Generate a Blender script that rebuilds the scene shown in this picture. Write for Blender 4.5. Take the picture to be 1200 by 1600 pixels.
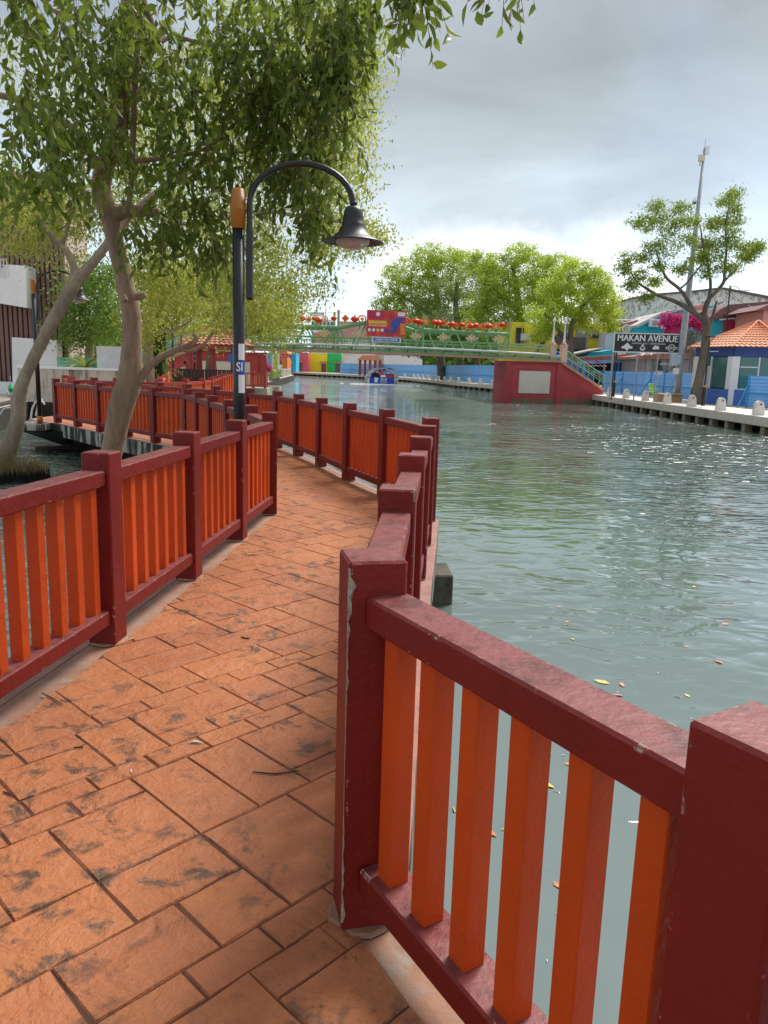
import bpy, math, random
import numpy as np
from mathutils import Vector, Matrix
R = math.radians
rnd = random.Random(7)
nrs = np.random.RandomState(11)
for o in list(bpy.data.objects): bpy.data.objects.remove(o)
sc = bpy.context.scene
col = sc.collection
# ------------------------------------------------------------------ camera
CH = 1.52; FPX = 1203.4; PITCH = R(10.61); ROLL = R(1.73)
camd = bpy.data.cameras.new('camera'); cam = bpy.data.objects.new('camera', camd); col.objects.link(cam)
camd.sensor_fit = 'VERTICAL'; camd.sensor_height = 24; camd.lens = 24*FPX/1600
camd.clip_start = .05; camd.clip_end = 3000
cF = np.array([0, math.cos(PITCH), -math.sin(PITCH)]); _U = np.array([0, math.sin(PITCH), math.cos(PITCH)]); _R = np.array([1., 0, 0])
cR = math.cos(ROLL)*_R+math.sin(ROLL)*_U; cU = -math.sin(ROLL)*_R+math.cos(ROLL)*_U
cam.matrix_world = Matrix(((cR[0], cU[0], -cF[0], 0), (cR[1], cU[1], -cF[1], 0), (cR[2], cU[2], -cF[2], CH), (0, 0, 0, 1)))
sc.camera = cam
# measured directions on the photograph -> real places: at() at a known depth, G() on a known level
def ray(x, y): return cF+cR*(x-600)/FPX-cU*(y-800)/FPX
def at(x, y, Y):
    d = ray(x, y); k = Y/d[1]; return (d[0]*k, Y, CH+d[2]*k)
def G(x, y, z=0.):
    d = ray(x, y); k = (z-CH)/d[2]; return (d[0]*k, d[1]*k, z)
# ------------------------------------------------------------------ sky and sun
SUN_EL, SUN_AZ = 52, 38      # azimuth clockwise from +Y (the way the camera looks): the sun stands ahead, to the right
w = bpy.data.worlds.new('World'); sc.world = w; w.use_nodes = True
nt = w.node_tree; nt.nodes.clear(); N = nt.nodes.new; L = nt.links.new
out = N('ShaderNodeOutputWorld'); bg = N('ShaderNodeBackground'); bg.inputs[1].default_value = .1
sky = N('ShaderNodeTexSky'); sky.sky_type = 'NISHITA'; sky.sun_disc = False; sky.sun_elevation = R(SUN_EL); sky.sun_rotation = R(SUN_AZ)
tc = N('ShaderNodeTexCoord'); sx = N('ShaderNodeSeparateXYZ'); L(tc.outputs['Generated'], sx.inputs[0])
def mth(op, a, b=None, c=None):
    n = N('ShaderNodeMath'); n.operation = op
    for i, v in enumerate((a, b, c)):
        if v is None: continue
        if isinstance(v, (int, float)): n.inputs[i].default_value = v
        else: L(v, n.inputs[i])
    return n.outputs[0]
zc = mth('ADD', mth('MAXIMUM', sx.outputs[2], 0.0), .24)
cb = N('ShaderNodeCombineXYZ'); L(mth('DIVIDE', sx.outputs[0], zc), cb.inputs[0]); L(mth('DIVIDE', sx.outputs[1], zc), cb.inputs[1])
n1 = N('ShaderNodeTexNoise'); n1.inputs['Scale'].default_value = .75; n1.inputs['Detail'].default_value = 7; n1.inputs['Roughness'].default_value = .5; n1.inputs['Distortion'].default_value = .3
L(cb.outputs[0], n1.inputs['Vector'])
zr = mth('ADD', sx.outputs[2], mth('MULTIPLY', mth('SUBTRACT', n1.outputs[0], .5), .16))
ramp = N('ShaderNodeValToRGB'); L(zr, ramp.inputs[0])
e = ramp.color_ramp.elements
e[0].position = 0; e[0].color = (.72, .83, .94, 1); e[1].position = 1; e[1].color = (.40, .44, .48, 1)
for p, c in ((.05, (.62, .76, .90)), (.095, (.54, .67, .79)), (.15, (.50, .575, .635)), (.24, (.385, .44, .48)), (.34, (.30, .34, .37)), (.6, (.42, .45, .50))):
    q = e.new(p); q.color = (*c, 1)
n2 = N('ShaderNodeTexNoise'); n2.inputs['Scale'].default_value = 1.35; n2.inputs['Detail'].default_value = 6; n2.inputs['Roughness'].default_value = .55; n2.inputs['Distortion'].default_value = .5
L(cb.outputs[0], n2.inputs['Vector'])
mr = N('ShaderNodeMapRange'); L(n2.outputs[0], mr.inputs[0]); mr.inputs[1].default_value = .3; mr.inputs[2].default_value = .7; mr.inputs[3].default_value = .78; mr.inputs[4].default_value = 1.30
vm = N('ShaderNodeVectorMath'); vm.operation = 'SCALE'; L(ramp.outputs[0], vm.inputs[0]); L(mth('MULTIPLY', mr.outputs[0], 10.0), vm.inputs['Scale'])
mk = N('ShaderNodeMapRange'); L(n1.outputs[0], mk.inputs[0]); mk.inputs[1].default_value = .36; mk.inputs[2].default_value = .52; mk.inputs[3].default_value = .55; mk.inputs[4].default_value = 1.
def mrange(a, b0, b1, c0=0., c1=1.):
    q = N('ShaderNodeMapRange'); q.interpolation_type = 'SMOOTHSTEP'; L(a, q.inputs[0])
    for i_, v_ in enumerate((b0, b1, c0, c1)): q.inputs[i_+1].default_value = v_
    return q.outputs[0]
n3 = N('ShaderNodeTexNoise'); n3.inputs['Scale'].default_value = 3.2; n3.inputs['Detail'].default_value = 7; n3.inputs['Roughness'].default_value = .55
L(tc.outputs['Generated'], n3.inputs['Vector'])
nn3 = mth('SUBTRACT', n3.outputs[0], .5)
side = mrange(mth('ADD', sx.outputs[0], mth('MULTIPLY', nn3, .5)), -.12, .06)
low = mrange(mth('ADD', sx.outputs[2], mth('MULTIPLY', nn3, .42)), .19, .12)
wmx = N('ShaderNodeMix'); wmx.data_type = 'RGBA'; L(mth('MULTIPLY', side, low), wmx.inputs[0]); L(vm.outputs[0], wmx.inputs[6]); wmx.inputs[7].default_value = (9.3, 9.5, 9.7, 1)
mx = N('ShaderNodeMix'); mx.data_type = 'RGBA'; L(mk.outputs[0], mx.inputs[0]); L(sky.outputs[0], mx.inputs[6]); L(wmx.outputs[2], mx.inputs[7])
L(mx.outputs[2], bg.inputs[0]); L(bg.outputs[0], out.inputs[0])
sd = bpy.data.lights.new('sun', 'SUN'); sd.energy = 3.2; sd.angle = R(24); sd.color = (1, .96, .9)
so = bpy.data.objects.new('sun', sd); col.objects.link(so)
dv = Vector((math.sin(R(SUN_AZ))*math.cos(R(SUN_EL)), math.cos(R(SUN_AZ))*math.cos(R(SUN_EL)), math.sin(R(SUN_EL))))
so.rotation_euler = dv.to_track_quat('Z', 'Y').to_euler()
sc.view_settings.view_transform = 'Standard'; sc.view_settings.look = 'None'; sc.view_settings.gamma = 1
sc.view_settings.exposure = .6
sc.cycles.use_denoising = True; sc.cycles.max_bounces = 6; sc.cycles.transparent_max_bounces = 12
# ------------------------------------------------------------------ materials
class NB:
    def __init__(s, name):
        s.m = bpy.data.materials.new(name); s.m.use_nodes = True; s.t = s.m.node_tree; s.t.nodes.clear()
        s.out = s.t.nodes.new('ShaderNodeOutputMaterial'); s.p = s.t.nodes.new('ShaderNodeBsdfPrincipled'); s.l(s.p.outputs[0], s.out.inputs[0])
    def n(s, k, **kw):
        x = s.t.nodes.new(k)
        for a, b in kw.items(): setattr(x, a, b)
        return x
    def l(s, a, b): s.t.links.new(a, b)
    def v(s, sock, val):
        if hasattr(val, 'is_linked') or isinstance(val, bpy.types.NodeSocket): s.l(val, sock)
        elif isinstance(val, tuple) and len(val) == 3 and sock.type == 'RGBA': sock.default_value = (*val, 1)
        else: sock.default_value = val
    def math(s, op, a, b=0., c=0., clamp=False):
        x = s.n('ShaderNodeMath', operation=op, use_clamp=clamp); s.v(x.inputs[0], a); s.v(x.inputs[1], b); s.v(x.inputs[2], c); return x.outputs[0]
    def mix(s, f, a, b, bt='MIX'):
        x = s.n('ShaderNodeMix', data_type='RGBA', blend_type=bt); s.v(x.inputs[0], f); s.v(x.inputs[6], a); s.v(x.inputs[7], b); return x.outputs[2]
    def rng(s, x, a, b, c=0., d=1.):
        r = s.n('ShaderNodeMapRange'); s.v(r.inputs[0], x)
        for i, q in enumerate((a, b, c, d)): s.v(r.inputs[i+1], q)
        return r.outputs[0]
    def noise(s, vec, scale, detail=4., rough=.55, dist=0., out=0):
        x = s.n('ShaderNodeTexNoise'); s.v(x.inputs['Vector'], vec); x.inputs['Scale'].default_value = scale; x.inputs['Detail'].default_value = detail
        x.inputs['Roughness'].default_value = rough; x.inputs['Distortion'].default_value = dist; return x.outputs[out]
    def pos(s): return s.n('ShaderNodeNewGeometry').outputs['Position']
    def obj(s): return s.n('ShaderNodeTexCoord').outputs['Object']
    def scale(s, vec, sc3):
        x = s.n('ShaderNodeVectorMath', operation='MULTIPLY'); s.v(x.inputs[0], vec); x.inputs[1].default_value = sc3; return x.outputs[0]
    def bump(s, h, dist=.01, st=1.):
        x = s.n('ShaderNodeBump'); x.inputs['Strength'].default_value = st; x.inputs['Distance'].default_value = dist; s.v(x.inputs['Height'], h); s.l(x.outputs[0], s.p.inputs['Normal']); return x
    def col(s, c): s.v(s.p.inputs['Base Color'], c)
    def rough(s, r): s.v(s.p.inputs['Roughness'], r)
MATS = {}
def pm(name, base, var=.12, scale=3., rough=.6, bump=0., bscale=20., metallic=0., dirt=0., dcol=(.05, .045, .04), spec=.5, stretch=(1, 1, 1)):
    """painted or plain surface: base colour with soft variation, dirt patches, fine relief"""
    if name in MATS: return MATS[name]
    b = NB(name); P = b.scale(b.pos(), stretch)
    n = b.noise(P, scale, 5.)
    c = b.mix(b.rng(n, .3, .7), tuple(x*(1-var) for x in base), tuple(min(1, x*(1+var)) for x in base))
    if dirt:
        d = b.noise(P, scale*2.3+1, 8., .65)
        c = b.mix(b.math('MULTIPLY', b.rng(d, .5, .68), dirt), c, dcol)
    b.col(c); b.rough(rough); b.p.inputs['Metallic'].default_value = metallic; b.p.inputs['Specular IOR Level'].default_value = spec
    if bump: b.bump(b.noise(P, bscale, 6., .6), bump)
    MATS[name] = b.m; return b.m
def paint(name, base, top, chips=True, rough=.42):
    """thick gloss paint on concrete: faded on faces that look up, chipped along the edges, specks"""
    b = NB(name); g = b.n('ShaderNodeNewGeometry'); P = g.outputs['Position']
    inf = b.n('ShaderNodeObjectInfo')
    nz = b.n('ShaderNodeSeparateXYZ'); b.l(g.outputs['True Normal'], nz.inputs[0])
    c = b.mix(b.rng(b.noise(P, 2.2, 5.), .3, .7), tuple(x*.86 for x in base), tuple(x*1.12 for x in base))
    c = b.mix(b.math('MULTIPLY', inf.outputs['Random'], .25), c, tuple(x*.7 for x in base))
    up = b.rng(nz.outputs[2], .6, .9)
    wear = b.noise(P, 13., 9., .72, .5)
    tc_ = b.mix(b.rng(wear, .47, .62), top, tuple(x*.45 for x in top))
    tc_ = b.mix(b.rng(b.noise(P, 3., 4.), .56, .66, 0, .6), tc_, base)
    c = b.mix(b.math('MULTIPLY', up, .85), c, tc_)
    grime = b.noise(b.scale(P, (6, 6, 1.2)), 1.3, 7., .6)
    c = b.mix(b.rng(grime, .58, .78, 0, .35), c, tuple(x*.35 for x in base))
    if chips:
        bv = b.n('ShaderNodeBevel', samples=4); bv.inputs[0].default_value = .009
        dt = b.n('ShaderNodeVectorMath', operation='DOT_PRODUCT'); b.l(bv.outputs[0], dt.inputs[0]); b.l(g.outputs['True Normal'], dt.inputs[1])
        ed = b.rng(dt.outputs['Value'], .93, .985, 1, 0)
        cn = b.noise(P, 21., 6., .7)
        m = b.math('MULTIPLY', ed, b.rng(cn, .60, .62))
        big = b.math('MULTIPLY', b.rng(b.noise(P, 11., 5., .6), .755, .76), 1.)
        sp = b.rng(b.noise(P, 70., 2., .5), .80, .81, 0, .8)
        m = b.math('MAXIMUM', m, b.math('MAXIMUM', big, sp))
        c = b.mix(m, c, (.50, .45, .36))
        b.rough(b.mix(m, b.mix(up, (rough,)*3, (.5,)*3), (.9,)*3))
    else: b.rough(rough)
    b.col(c)
    b.p.inputs['Specular IOR Level'].default_value = .32
    b.bump(b.math('ADD', b.noise(P, 14., 4., .6), b.math('MULTIPLY', b.noise(P, 70., 4., .6), .22)), .0065)
    MATS[name] = b.m; return b.m
M_red = paint('dark_red_paint', (.185, .011, .008), (.21, .060, .055), rough=.5)
M_ora = paint('orange_paint', (.58, .072, .006), (.45, .11, .05), chips=False, rough=.5)
M_redf = paint('weathered_red_paint', (.36, .030, .020), (.42, .12, .10), chips=False, rough=.55)
M_oraf = paint('weathered_orange_paint', (.72, .13, .018), (.5, .2, .1), chips=False, rough=.55)
M_redg = paint('sunfaded_red_paint', (.50, .085, .060), (.62, .30, .24), chips=False, rough=.6)
M_orag = paint('sunfaded_orange_paint', (.72, .20, .075), (.7, .3, .2), chips=False, rough=.6)

def m_tile():
    b = NB('stamped_terracotta'); P = b.pos(); inf = b.n('ShaderNodeObjectInfo')
    tr = b.n('ShaderNodeVectorMath', operation='SCALE'); b.v(tr.inputs[0], inf.outputs['Color']) if False else None
    a = b.noise(P, 1.1, 4.)
    c = b.mix(b.rng(a, .3, .7), (.31, .090, .030), (.46, .158, .062))
    c = b.mix(b.math('MULTIPLY', inf.outputs['Random'], .55), c, (.52, .185, .052))
    f = b.noise(P, 24., 8., .7)
    c = b.mix(b.rng(f, .35, .75, 0, .5), c, (.26, .10, .045))
    # black mildew blotches gathered in patches
    reg = b.rng(b.noise(P, 1.25, 2.), .40, .56)
    bl = b.rng(b.noise(P, 8.5, 9., .68, .4), .52, .62)
    c = b.mix(b.math('MULTIPLY', b.math('MULTIPLY', reg, bl), .85), c, (.045, .036, .026))
    sp = b.rng(b.noise(P, 90., 3., .6), .66, .72, 0, .6)
    c = b.mix(sp, c, (.06, .03, .02))
    b.col(c); b.rough(b.rng(f, .3, .7, .42, .62)); b.p.inputs['Specular IOR Level'].default_value = .45
    h = b.math('ADD', b.math('MULTIPLY', b.noise(P, 7., 6., .6, .8), 1.), b.math('MULTIPLY', b.noise(P, 45., 6., .65), .25))
    v = b.n('ShaderNodeTexNoise', noise_type='RIDGED_MULTIFRACTAL'); b.v(v.inputs['Vector'], P); v.inputs['Scale'].default_value = 3.2; v.inputs['Detail'].default_value = 3
    h = b.math('ADD', h, b.math('MULTIPLY', v.outputs[0], .12))
    b.bump(h, .026)
    return b.m
M_tile = m_tile()
def m_farpave():
    b = NB('terracotta_paving'); P = b.pos()
    mp = b.n('ShaderNodeMapping'); b.v(mp.inputs[0], P); mp.inputs['Rotation'].default_value = (0, 0, R(-46))
    br = b.n('ShaderNodeTexBrick'); b.l(mp.outputs[0], br.inputs[0]); br.inputs['Scale'].default_value = 1; br.inputs['Brick Width'].default_value = .5; br.inputs['Row Height'].default_value = .3
    br.inputs['Mortar Size'].default_value = .008
    br.inputs['Color1'].default_value = (.48, .160, .068, 1); br.inputs['Color2'].default_value = (.42, .135, .056, 1); br.inputs['Mortar'].default_value = (.16, .06, .03, 1)
    b.col(b.mix(b.rng(b.noise(P, 3., 6., .6), .35, .7, 0, .4), br.outputs[0], (.42, .2, .12))); b.rough(.5)
    b.bump(b.noise(P, 9., 6.), .01); return b.m
M_fpave = m_farpave()
M_conc = pm('margin_concrete', (.32, .16, .10), .25, 3., .8, .006, 30., dirt=.9, dcol=(.27, .23, .19))
M_edge = pm('pink_painted_edge', (.34, .17, .135), .2, 4., .75, .004, 40., dirt=.35, dcol=(.12, .10, .08))
def m_stained(name, base, stain, amt=(.48, .56)):
    """vertical black run-off streaks on pale concrete"""
    b = NB(name); P = b.pos()
    n = b.noise(b.scale(P, (2.6, 2.6, .35)), 1.6, 5., .6)
    c = b.mix(b.rng(b.noise(P, 6., 6.), .3, .7), tuple(x*.8 for x in base), base)
    c = b.mix(b.rng(n, *amt), c, stain)
    b.col(c); b.rough(.85); b.bump(b.noise(P, 25., 6.), .008); return b.m
M_slabside = m_stained('streaked_concrete', (.50, .45, .38), (.030, .028, .022), (.42, .50))
M_wallstain = m_stained('stained_wall', (.60, .52, .42), (.13, .11, .07), (.5, .66))
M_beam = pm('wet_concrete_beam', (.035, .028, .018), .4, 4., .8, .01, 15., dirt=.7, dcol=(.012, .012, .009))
M_quay = pm('quay_paving', (.74, .66, .61), .1, 2., .8, .003, 30., dirt=.2, dcol=(.3, .27, .24))
M_quayside = m_stained('quay_edge', (.66, .58, .47), (.24, .17, .11), (.60, .72))
M_pile = pm('pile_concrete', (.30, .24, .16), .3, 4., .85, .01, 15., dirt=.6)
M_dark = pm('dark_underside', (.02, .019, .016), .3, 3., .9)
M_boll = pm('bollard_concrete', (.68, .63, .57), .15, 8., .85, .006, 25., dirt=.35, dcol=(.2, .17, .14))
M_black = pm('black_metal', (.012, .012, .013), .2, 6., .32, .001, 60.)
M_blackr = pm('lamp_shade_metal', (.022, .021, .023), .2, 6., .42, .001, 60.)
M_cap = pm('orange_cap', (.42, .15, .02), .15, 9., .35, .001, 60.)
M_white = pm('white_wall', (.78, .77, .75), .05, 2., .8, dirt=.12, dcol=(.4, .38, .34))
M_whitem = pm('white_metal', (.75, .76, .78), .05, 4., .4)
M_steel = pm('galvanised_pole', (.36, .38, .40), .12, 5., .5, metallic=.3)
M_stickw = pm('sticker_white', (.78, .79, .80), .04, 8., .5); M_stickb = pm('sticker_blue', (.02, .05, .38), .05, 8., .5)
def m_glass(name, colr, rough=.08):
    b = NB(name); b.col(colr); b.rough(rough); b.p.inputs['Specular IOR Level'].default_value = .8
    return b.m
M_glass = m_glass('green_tinted_glass', (.02, .13, .11)); M_dglass = m_glass('dark_glass', (.03, .04, .045))
def m_lens():
    b = NB('lamp_lens'); b.col((.42, .33, .29)); b.rough(.12); b.p.inputs['Specular IOR Level'].default_value = .7
    b.bump(b.noise(b.scale(b.obj(), (1, 1, 1)), 18., 2.), .006); return b.m
M_lens = m_lens()
def m_water():
    b = NB('river_water'); P = b.pos()
    s = b.n('ShaderNodeSeparateXYZ'); b.v(s.inputs[0], P)
    calm = b.noise(b.scale(P, (.16, .10, 1)), 1., 3.)
    dist = b.rng(s.outputs[1], 4., 18., .16, 1.)
    swirl = b.rng(calm, .38, .60, .30, 1.45)
    amp = b.math('MULTIPLY', dist, swirl)
    big = b.noise(b.scale(P, (.62, 1.1, 1)), 1.0, 1.5, .4, 1.3)
    mid = b.noise(b.scale(P, (1.2, 2.0, 1)), 1.35, 1.5, .4, 1.3)
    fin = b.noise(b.scale(P, (1., 2.0, 1)), 4.2, 2., .5, .4)
    h = b.math('MULTIPLY', big, .100)
    h = b.math('ADD', h, b.math('MULTIPLY', mid, .085))
    h = b.math('ADD', h, b.math('MULTIPLY', fin, b.math('MULTIPLY', b.rng(s.outputs[1], 16., 50., .0, 1.), .022)))
    h = b.math('MULTIPLY', h, amp)
    b.bump(h, 1., .8)
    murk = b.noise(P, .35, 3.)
    reflect_mix = b.rng(b.math('ADD', s.outputs[1], b.math('MULTIPLY', murk, 5.)), 6.5, 15.)
    near_ = b.mix(b.rng(murk, .3, .7), (.135, .180, .170), (.165, .210, .200)); far_reflect = b.mix(b.rng(murk, .3, .7), (.060, .100, .075), (.085, .125, .100))  # distant water coloured darker and greener, painting in the contrast of tree reflections
    b.col(b.mix(reflect_mix, near_, far_reflect))
    b.rough(.012); b.p.inputs['IOR'].default_value = 1.5; b.p.inputs['Specular IOR Level'].default_value = .8
    return b.m
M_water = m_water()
def m_bark(name, c1, c2, sc_=6.):
    b = NB(name); P = b.pos()
    n = b.noise(b.scale(P, (1.6, 1.6, .45)), sc_*1.3, 8., .65, .4)
    c = b.mix(b.rng(n, .3, .7), c1, c2)
    c = b.mix(b.rng(b.noise(P, 1.2, 4.), .45, .65, 0, .5), c, tuple(x*.6 for x in c2))
    b.col(c); b.rough(.85); b.bump(b.math('ADD', n, b.math('MULTIPLY', b.noise(b.scale(P, (2.4, 2.4, .5)), 20., 7., .7), .8)), .055); return b.m
M_bark = m_bark('smooth_brown_bark', (.56, .37, .24), (.30, .185, .115))
M_bark2 = m_bark('grey_brown_bark', (.56, .44, .32), (.32, .235, .16))
M_barkf = m_bark('far_bark', (.20, .16, .125), (.10, .08, .06), 3.)
def m_leaf(name, cols, trans=.45, rough=.42, tcol=None):
    b = NB(name); g = b.n('ShaderNodeNewGeometry'); r = b.n('ShaderNodeValToRGB'); b.l(g.outputs['Random Per Island'], r.inputs[0])
    e = r.color_ramp.elements
    for i, c in enumerate(cols):
        p = i/(len(cols)-1)
        if i == 0: q = e[0]; q.position = 0
        elif i == len(cols)-1: q = e[-1]; q.position = 1
        else: q = e.new(p)
        q.color = (*c, 1)
    patch = b.noise(b.pos(), .7, 3.)
    c = b.mix(b.rng(patch, .35, .65, 0, .5), r.outputs[0], tuple(x*.75 for x in cols[0]))
    b.col(c); b.rough(rough); b.p.inputs['Specular IOR Level'].default_value = .28
    t = b.n('ShaderNodeBsdfTranslucent'); b.v(t.inputs[0], b.mix(.5, c, tcol or cols[-1]))
    ms = b.n('ShaderNodeMixShader'); ms.inputs[0].default_value = trans
    b.l(b.p.outputs[0], ms.inputs[1]); b.l(t.outputs[0], ms.inputs[2]); b.l(ms.outputs[0], b.out.inputs[0]); return b.m
M_leaf = m_leaf('olive_leaf', [(.040, .075, .010), (.090, .145, .022), (.16, .23, .035), (.30, .34, .09)], .40, .42, (.42, .52, .05))
M_leafy = m_leaf('yellow_green_leaf', [(.12, .17, .025), (.25, .31, .045), (.40, .44, .075), (.58, .55, .13)], .52, .55, (.66, .68, .12))
M_leafm = m_leaf('mid_green_leaf', [(.07, .15, .018), (.15, .27, .035), (.30, .42, .07)], .4, .5, (.35, .5, .10))
M_leaff = m_leaf('bright_green_leaf', [(.11, .19, .020), (.24, .37, .035), (.40, .52, .06), (.55, .60, .10)], .55, .55, (.70, .85, .10))
M_leafs = m_leaf('fresh_green_leaf', [(.07, .13, .018), (.15, .25, .03), (.28, .38, .05), (.40, .44, .10)], .45, .55, (.45, .58, .08))
M_leafb = m_leaf('sunny_green_leaf', [(.15, .24, .025), (.27, .39, .04), (.42, .52, .07), (.58, .62, .12)], .6, .5, (.80, .92, .12))
M_leafd = m_leaf('dull_green_leaf', [(.10, .16, .04), (.20, .27, .08), (.32, .38, .14)], .5, .6, (.45, .58, .16))
M_boug = m_leaf('magenta_bract', [(.35, .01, .10), (.65, .03, .22), (.75, .12, .32)], .4, .6, (.8, .05, .3))
# ------------------------------------------------------------------ mesh helpers
class MB:
    def __init__(s): s.v = []; s.f = []
    def add(s, vs, fs):
        k = len(s.v); s.v += [tuple(map(float, p)) for p in vs]; s.f += [tuple(i+k for i in f) for f in fs]; return s
    def box(s, c, d, rz=0., ch=0., rx=0., ry=0.):
        hx, hy, hz = d[0]/2, d[1]/2, d[2]/2
        if ch <= 0:
            vs = [(x, y, z) for z in (-hz, hz) for x, y in ((-hx, -hy), (hx, -hy), (hx, hy), (-hx, hy))]
            fs = [(3, 2, 1, 0), (4, 5, 6, 7), (0, 1, 5, 4), (1, 2, 6, 5), (2, 3, 7, 6), (3, 0, 4, 7)]
        else:
            rings = []
            for z, q in ((-hz, ch), (-hz+ch, 0), (hz-ch, 0), (hz, ch)):
                a, b_ = hx-q, hy-q; k = ch
                if q == 0: rings.append([(-hx+k, -hy, z), (hx-k, -hy, z), (hx, -hy+k, z), (hx, hy-k, z), (hx-k, hy, z), (-hx+k, hy, z), (-hx, hy-k, z), (-hx, -hy+k, z)])
                else: rings.append([(-hx+k, -hy+k*.9, z), (hx-k, -hy+k*.9, z), (hx-k*.9, -hy+k, z), (hx-k*.9, hy-k, z), (hx-k, hy-k*.9, z), (-hx+k, hy-k*.9, z), (-hx+k*.9, hy-k, z), (-hx+k*.9, -hy+k, z)])
            vs = [p for r in rings for p in r]
            fs = [tuple(reversed(range(8))), tuple(range(24, 32))]
            for i in range(3):
                for j in range(8): fs.append((i*8+j, i*8+(j+1) % 8, i*8+8+(j+1) % 8, i*8+8+j))
        m = Matrix.Rotation(rz, 3, 'Z') @ Matrix.Rotation(ry, 3, 'Y') @ Matrix.Rotation(rx, 3, 'X')
        c = Vector(c)
        return s.add([m @ Vector(p)+c for p in vs], fs)
    def bar(s, a, b, wd, h=None, up=(0, 0, 1)):
        """rectangular bar from a to b"""
        a, b = Vector(a), Vector(b); h = h or wd; d = (b-a).normalized(); u = Vector(up)
        if abs(d.dot(u)) > .98: u = Vector((1, 0, 0))
        x = d.cross(u).normalized(); u = x.cross(d).normalized()
        vs = [p+x*i*wd/2+u*j*h/2 for p in (a, b) for i, j in ((-1, -1), (1, -1), (1, 1), (-1, 1))]
        return s.add(vs, [(3, 2, 1, 0), (4, 5, 6, 7), (0, 1, 5, 4), (1, 2, 6, 5), (2, 3, 7, 6), (3, 0, 4, 7)])
    def tube(s, pts, rad, n=8, wob=0.):
        pts = [Vector(p) for p in pts]
        if not hasattr(rad, '__len__'): rad = [rad]*len(pts)
        vs = []; prev = None
        for i, p in enumerate(pts):
            d = (pts[min(i+1, len(pts)-1)]-pts[max(i-1, 0)])
            d = d.normalized() if d.length > 1e-9 else Vector((0, 0, 1))
            if prev is None:
                u = Vector((0, 0, 1)) if abs(d.z) < .9 else Vector((1, 0, 0))
                x = d.cross(u).normalized()
            else: x = (prev-d*prev.dot(d)).normalized()
            prev = x; y = d.cross(x)
            for k in range(n):
                a = 2*math.pi*k/n; r = rad[i]*(1+(wob*(rnd.random()-.5) if wob else 0)); vs.append(p+(x*math.cos(a)+y*math.sin(a))*r)
        fs = [tuple(reversed(range(n))), tuple(range((len(pts)-1)*n, len(pts)*n))]
        for i in range(len(pts)-1):
            for k in range(n): fs.append((i*n+k, i*n+(k+1) % n, (i+1)*n+(k+1) % n, (i+1)*n+k))
        return s.add(vs, fs)
    def lathe(s, prof, c=(0, 0, 0), n=16, phase=0.):
        vs = [(c[0]+r*math.cos(2*math.pi*k/n+phase), c[1]+r*math.sin(2*math.pi*k/n+phase), c[2]+z) for r, z in prof for k in range(n)]
        fs = [tuple(reversed(range(n))), tuple(range((len(prof)-1)*n, len(prof)*n))]
        for i in range(len(prof)-1):
            for k in range(n): fs.append((i*n+k, i*n+(k+1) % n, (i+1)*n+(k+1) % n, (i+1)*n+k))
        return s.add(vs, fs)
    def prism(s, poly, z0, z1):
        n = len(poly); a = sum(poly[i][0]*poly[(i+1) % n][1]-poly[(i+1) % n][0]*poly[i][1] for i in range(n))
        if a < 0: poly = poly[::-1]
        vs = [(x, y, z0) for x, y in poly]+[(x, y, z1) for x, y in poly]
        return s.add(vs, [tuple(reversed(range(n))), tuple(range(n, 2*n))]+[(i, (i+1) % n, n+(i+1) % n, n+i) for i in range(n)])
    def wallprism(s, pts, y0, y1):
        """outline in x,z pushed through y0..y1"""
        n = len(pts); vs = [(x, y0, z) for x, z in pts]+[(x, y1, z) for x, z in pts]
        return s.add(vs, [tuple(range(n)), tuple(reversed(range(n, 2*n)))]+[((i+1) % n, i, n+i, n+(i+1) % n) for i in range(n)])
    def mesh(s, name, mat, smooth=False):
        me = bpy.data.meshes.new(name); me.from_pydata(s.v, [], s.f); me.update()
        if mat: me.materials.append(mat)
        if smooth: me.polygons.foreach_set('use_smooth', [True]*len(me.polygons))
        return me
    def build(s, name, mat, parent=None, smooth=False, world=True, kind=None):
        """link as one object; verts are in world coordinates unless world=False (then local to parent)"""
        if parent is not None and world:
            inv = wm(parent).inverted(); s.v = [tuple(inv @ Vector(p)) for p in s.v]
        return put(name, s.mesh(name, mat, smooth), parent, kind=kind)
def wm(o):
    m = Matrix.Identity(4)
    while o is not None:
        m = (Matrix.Translation(o.location) @ Matrix.Rotation(o.rotation_euler[2], 4, 'Z') @ Matrix.Diagonal((*o.scale, 1))) @ m; o = o.parent
    return m
def put(name, me, parent=None, loc=None, rz=0., kind=None):
    o = bpy.data.objects.new(name, me); col.objects.link(o)
    if parent is not None: o.parent = parent
    if loc is not None: o.location = loc
    if rz: o.rotation_euler = (0, 0, rz)
    if kind: o['kind'] = kind
    return o
def tag(o, label, cat, group=None):
    o['label'] = label; o['category'] = cat
    if group: o['group'] = group
    return o
def thing(name, label, cat, loc=(0, 0, 0), rz=0., group=None):
    o = bpy.data.objects.new(name, None); col.objects.link(o); o.location = loc; o.rotation_euler = (0, 0, rz); o.empty_display_size = .2
    return tag(o, label, cat, group)
def copy_tree(o, parent=None):
    c = o.copy(); col.objects.link(c); c.parent = parent
    for ch in list(o.children): copy_tree(ch, c)
    return c
def ordn(i): return ['first', 'second', 'third', 'fourth', 'fifth', 'sixth', 'seventh', 'eighth', 'ninth', 'tenth', 'eleventh', 'twelfth', 'thirteenth', 'fourteenth', 'fifteenth', 'sixteenth'][i]
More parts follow.
